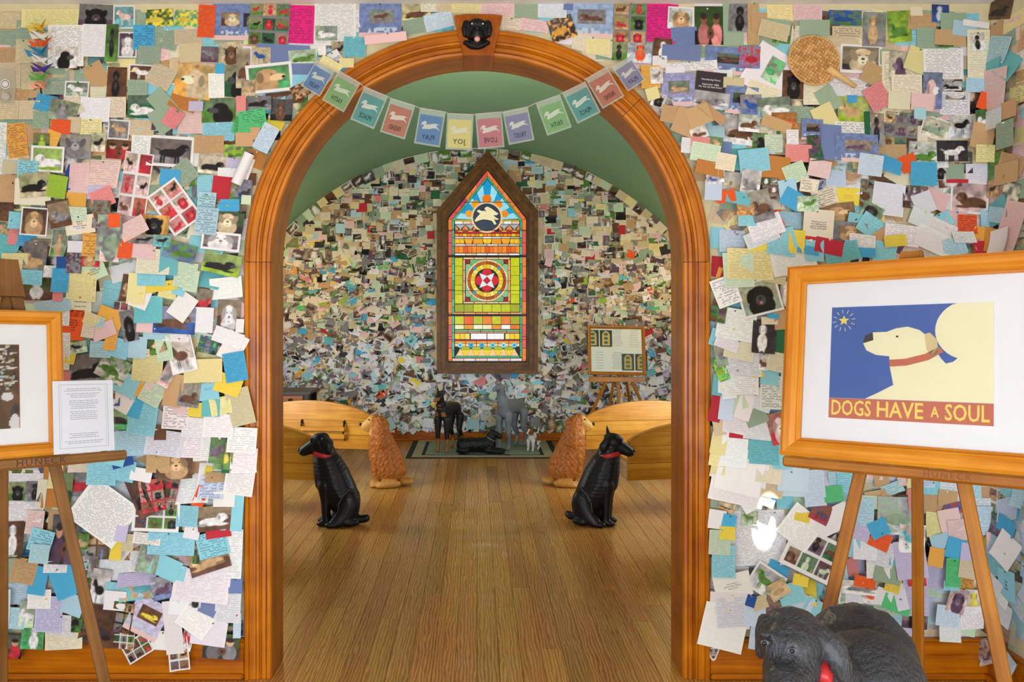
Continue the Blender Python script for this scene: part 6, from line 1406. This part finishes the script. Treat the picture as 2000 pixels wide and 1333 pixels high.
for it in allitems:
    if not it['ok']: continue
    if it['k'] == 'r' or it['k'] == 'k': it['own'] = it.get('own', False)
    if it.get('own') and it['k'] == 'r':                       # a sheet rolled into a tube
        n = 10; r = it['w']*.001; hh = it['h']*.002; vs = []; fs = []
        for i in range(n*2): a = 2*PI*i/n*.85; rr = r*(1-.2*i/(n*2)); vs += [(rr*math.cos(a), -hh/2, r+.012+rr*math.sin(a)), (rr*math.cos(a), hh/2, r+.012+rr*math.sin(a))]
        for i in range(n*2-1): fs.append((2*i, 2*i+2, 2*i+3, 2*i+1))
        M4 = frame_mat(Vector(((it['px']-VX)*.002, -.0005, H-(it['py']-VY)*.002)), Vector((1, 0, 0)), Vector((0, 0, 1)), Vector((0, -1, 0))) @ Matrix.Rotation(-math.radians(it['rot']), 4, 'Z')
        o = mesh('rolled_paper', vs, fs, M['matboard'], None, smooth=True, local=M4); setp(o, it['label'], 'paper', GRP['paper']); continue
    arr, M4, mk = build(it)
    if it.get('own'):
        nm = kindname(it); o = bpy.data.objects.new(nm, to_mesh(nm, [arr], M[mk])); o.matrix_basis = M4; COL.objects.link(o); setp(o, it['label'], CAT[nm], GRP[mk])
        tx = TEXTS.get(it.get('key'))
        if tx:
            tm = bpy.data.materials.get('writing_'+tx[1]) or plain('writing_'+tx[1], HEX[tx[1]], .7); text('lettering', tx[0], tx[2], tm, o, T((0, 0, it['z0']+.0008)), depth=.0001)
        if 'base' not in it and it['k'][0] in 'nsbtPj' and (rn.random() < .16 or tx):
            h = pins[0 if rn.random() < .3 else rn.randrange(5)]; p_ = bpy.data.objects.new('pushpin', pin_mesh[h]); p_.location = (rn.uniform(-.1, .1)*it['w']*.002, it['h']*.002*.42, it['z0']+.005); link(p_, o)
    else:
        vs = arr[0]; R3 = np.array(M4.to_3x3()); vs = vs @ R3.T+np.array(M4.translation); rest[mk+('_side' if it['side'] else '')].append((vs,)+arr[1:])
for mk, nm, lb in (('photo', 'pinned_photographs', 'smaller and half-hidden photographs filling the near wall behind the others'), ('paper', 'pinned_notes', 'smaller and half-hidden notes filling the near wall behind the others'),
    ('photo_side', 'corner_photographs', 'small photographs covering the side wall beyond the near corner'), ('paper_side', 'corner_notes', 'small notes covering the side wall beyond the near corner')):
    if rest[mk]: o = bpy.data.objects.new(nm, to_mesh(nm, rest[mk], M[mk[:5]])); COL.objects.link(o); setp(o, lb, 'photos' if mk[:5] == 'photo' else 'notes', None, 'stuff')

# ================================================================ the far wall: thousands of papers, all small in view
rb = random.Random(21); far = {k+sd: [] for k in ('photo', 'paper') for sd in ('', '_west', '_east')}
def far_sheet(x, z, w_, h_, rot, k, c, z0, A, fm=None):
    M4 = (fm or frame_mat(Vector((x, YB-.0005, z)), Vector((1, 0, 0)), Vector((0, 0, 1)), Vector((0, -1, 0)))) @ Matrix.Rotation(-math.radians(rot), 4, 'Z')
    cu = (A, rb.uniform(-.3, .6)*A, rb.uniform(-.7, .7)*A, 0)
    if k[0] == 'P':
        bg, fg = c.split('/'); arr = sheet_arrays(w_, h_, z0, cu, 0, None, (9, 8), rsn, 0, .01, pic=paint(k[1], bg, fg, 9, 8, rb.randrange(99999), rb.random() < .25)); mk = 'photo'
    else: arr = sheet_arrays(w_, h_, z0, cu, 0, LIN[c]*rb.uniform(.85, 1.0), (3, 3), rsn, rb.choice((0, .25, .4)), .011); mk = 'paper'
    R3 = np.array(M4.to_3x3()); far[mk+('' if fm is None else ('_east' if fm.translation.x > 0 else '_west'))].append((arr[0] @ R3.T+np.array(M4.translation),)+arr[1:])
def in_window(x, z, mg=.02):
    px, py = VX+x/SW, 604-(z-H)/SW; k = mg/SW
    return 856-k < px < 1048+k and py < 723+k and py > (412-(96-abs(px-952))*1.2 if abs(px-952) < 98 else 412)-k
PHB, PHF = ('br', 'gr', 'gy', 'dk', 'dk', 'sg', 'mv', 'tn', 'br', 'bk', 'dg'), ('bk', 'br', 'w', 'tn', 'gy', 'lt', 'w')
for layer in range(4):
    z = .12+layer*.02
    while z < 3.2:
        f = (z-.2)/3.0; hh = .085; x = -XB+.03+rb.uniform(0, .08); neat = z > 2.05
        while x < XB-.04:
            w_, h_ = rb.uniform(.07, .13), rb.uniform(.055, .11)
            if not neat: w_, h_ = w_*rb.uniform(.8, 1.15), h_*rb.uniform(.85, 1.25)
            if layer < 2 or rb.random() < (.35 if neat else .75):
                zz = z+rb.uniform(-.03, .03); rot = rb.gauss(0, 2 if neat else 13+14*(z < 1.2))
                if rb.random() < (.52 if not neat else .42): k, c = 'P'+rb.choice('hsklpock'), rb.choice(PHB)+'/'+rb.choice(PHF)
                else:
                    k = 'n'; r = rb.random()
                    if neat: c = rb.choice(('sg', 'py', 'be', 'cr', 'pg', 'sg', 'be', 'tn', 'pk', 'cr', 'sk')) if r < .9 else rb.choice(('yl', 'rd', 'bl', 'rs', 'aq', 'dg'))
                    elif z > 1.15: c = rb.choice(('cr', 'be', 'sg', 'pg', 'py', 'w', 'tn', 'cr', 'gy', 'be', 'pk')) if r < .84 else rb.choice(('yl', 'or', 'tl', 'am', 'aq', 'gn', 'lg', 'bl', 'rd', 'mv', 'rs'))
                    else: c = rb.choice(('w', 'pw', 'w', 'cr', 'lv', 'sk', 'pw', 'gy')) if r < .86 else rb.choice(('aq', 'tl', 'pg', 'yl', 'aq', 'rs', 'bl', 'pg', 'or', 'am'))
                rr_ = math.hypot(w_, h_)/2; top = zvault(min(XB-.01, abs(x)+w_*.4))
                if zz+h_/2 < top+.0 and not (in_window(x-w_/2, zz) or in_window(x+w_/2, zz) or in_window(x, zz+h_/2) or in_window(x, zz-h_/2) or in_window(x, zz)) and zz-h_/2 > .085 and abs(x)+w_/2 < XB:
                    far_sheet(x, zz, w_, h_, rot, k, c, .001+layer*.0035+rb.random()*.003+(.03 if zz-h_*.7 < .145 else 0), rb.uniform(.001, .006 if neat else .022))
            x += w_*rb.uniform(.72, 1.0)
        z += hh
for sd in (-1, 1):                       # the side walls of the far room carry papers too
    for layer in range(2):
        z = .22+layer*.04
        while z < zk-.06:
            y = 2.2+rb.uniform(0, .1)
            while y < YB-.08:
                w_, h_ = rb.uniform(.09, .15), rb.uniform(.08, .13); isp = rb.random() < .45
                fm = frame_mat(Vector((sd*(XB-.0005), y, z)), Vector((0, -sd, 0)), Vector((0, 0, 1)), Vector((-sd, 0, 0)))
                far_sheet(0, 0, w_, h_, rb.gauss(0, 12), 'P'+rb.choice('hskl') if isp else 'n', (rb.choice(PHB)+'/'+rb.choice(PHF)) if isp else rb.choice(('cr', 'be', 'w', 'sg', 'py', 'pg', 'aq', 'pk')), .001+layer*.004+rb.random()*.003, rb.uniform(.001, .010), fm)
                y += w_*rb.uniform(.8, 1.0)
            z += .095
# a row of cards following the curve of the vault
a = -a0+.05
while a < a0-.05:
    w_ = rb.uniform(.09, .15); h_ = rb.uniform(.08, .12); R2 = RV-h_*.55-.004
    x, z = R2*math.sin(a), ZV+R2*math.cos(a)
    if not in_window(x, z, .04):
        isp = rb.random() < .45
        far_sheet(x, z, w_, h_, math.degrees(a), rb.choice(('Ph', 'Pl', 'Pk')) if isp else 'n', rb.choice(('br/w', 'dk/w', 'br/bk', 'gr/w')) if isp else rb.choice(('cr', 'be', 'sg', 'py', 'pg', 'w')), .014+rb.random()*.003, .003)
    a += w_*1.0/RV
for mk, nm, lb in (('photo', 'far_wall_photographs', 'hundreds of small photographs covering the far wall round the stained glass'), ('paper', 'far_wall_notes', 'hundreds of small notes covering the far wall round the stained glass'),
    ('photo_west', 'west_wall_photographs', 'small photographs on the side wall of the far room by the desk'), ('paper_west', 'west_wall_notes', 'small notes on the side wall of the far room by the desk'),
    ('photo_east', 'east_wall_photographs', 'small photographs on the side wall of the far room by the leaflet easel'), ('paper_east', 'east_wall_notes', 'small notes on the side wall of the far room by the leaflet easel')):
    o = bpy.data.objects.new(nm, to_mesh(nm, far[mk], M[mk[:5]])); COL.objects.link(o); setp(o, lb, 'photos' if mk[:5] == 'photo' else 'notes', None, 'stuff')
print('far papers', len(far['photo']), len(far['paper']))

# the photograph in the golden frame: a wall of notes with two dogs before it
rp = np.random.RandomState(3); n_, m_ = 90, 80
img = np.zeros((m_, n_, 3)); img[:] = LIN['br']*.5
for i in range(900):
    x, y = rp.randint(0, n_-3), rp.randint(30, m_-2); img[y:y+rp.randint(1, 3), x:x+rp.randint(1, 4)] = [LIN[c] for c in ('w', 'gy', 'dk', 'be', 'sk', 'bk', 'cr')][rp.randint(7)]*.8
Uu, Vv = np.meshgrid((np.arange(n_)+.5)/n_, (np.arange(m_)+.5)/m_)
for cx_, cy_, rx_, ry_, c in ((.93, .30, .07, .16, 'br'), (.90, .38, .045, .05, 'w'), (.97, .14, .05, .16, 'dk'), (.955, .07, .04, .10, 'w'), (.97, .22, .02, .03, 'bk'), (.6, .25, .1, .2, 'br')):
    img[((Uu-cx_)/rx_)**2+((Vv-cy_)/ry_)**2 < 1] = LIN[c]*.8
img[:, :1] = LIN['rd']; img[:, -1:] = LIN['rd']*.6
arr = sheet_arrays(.36, .26, .0004, (0, 0, 0, 0), 0, None, (n_, m_), rsn, 0, .01, pic=img)
o = bpy.data.objects.new('photograph_print', to_mesh('photograph_print', [arr], M['photo'])); o.matrix_basis = T((-.122-.18, .222, .0092)); link(o, PL)
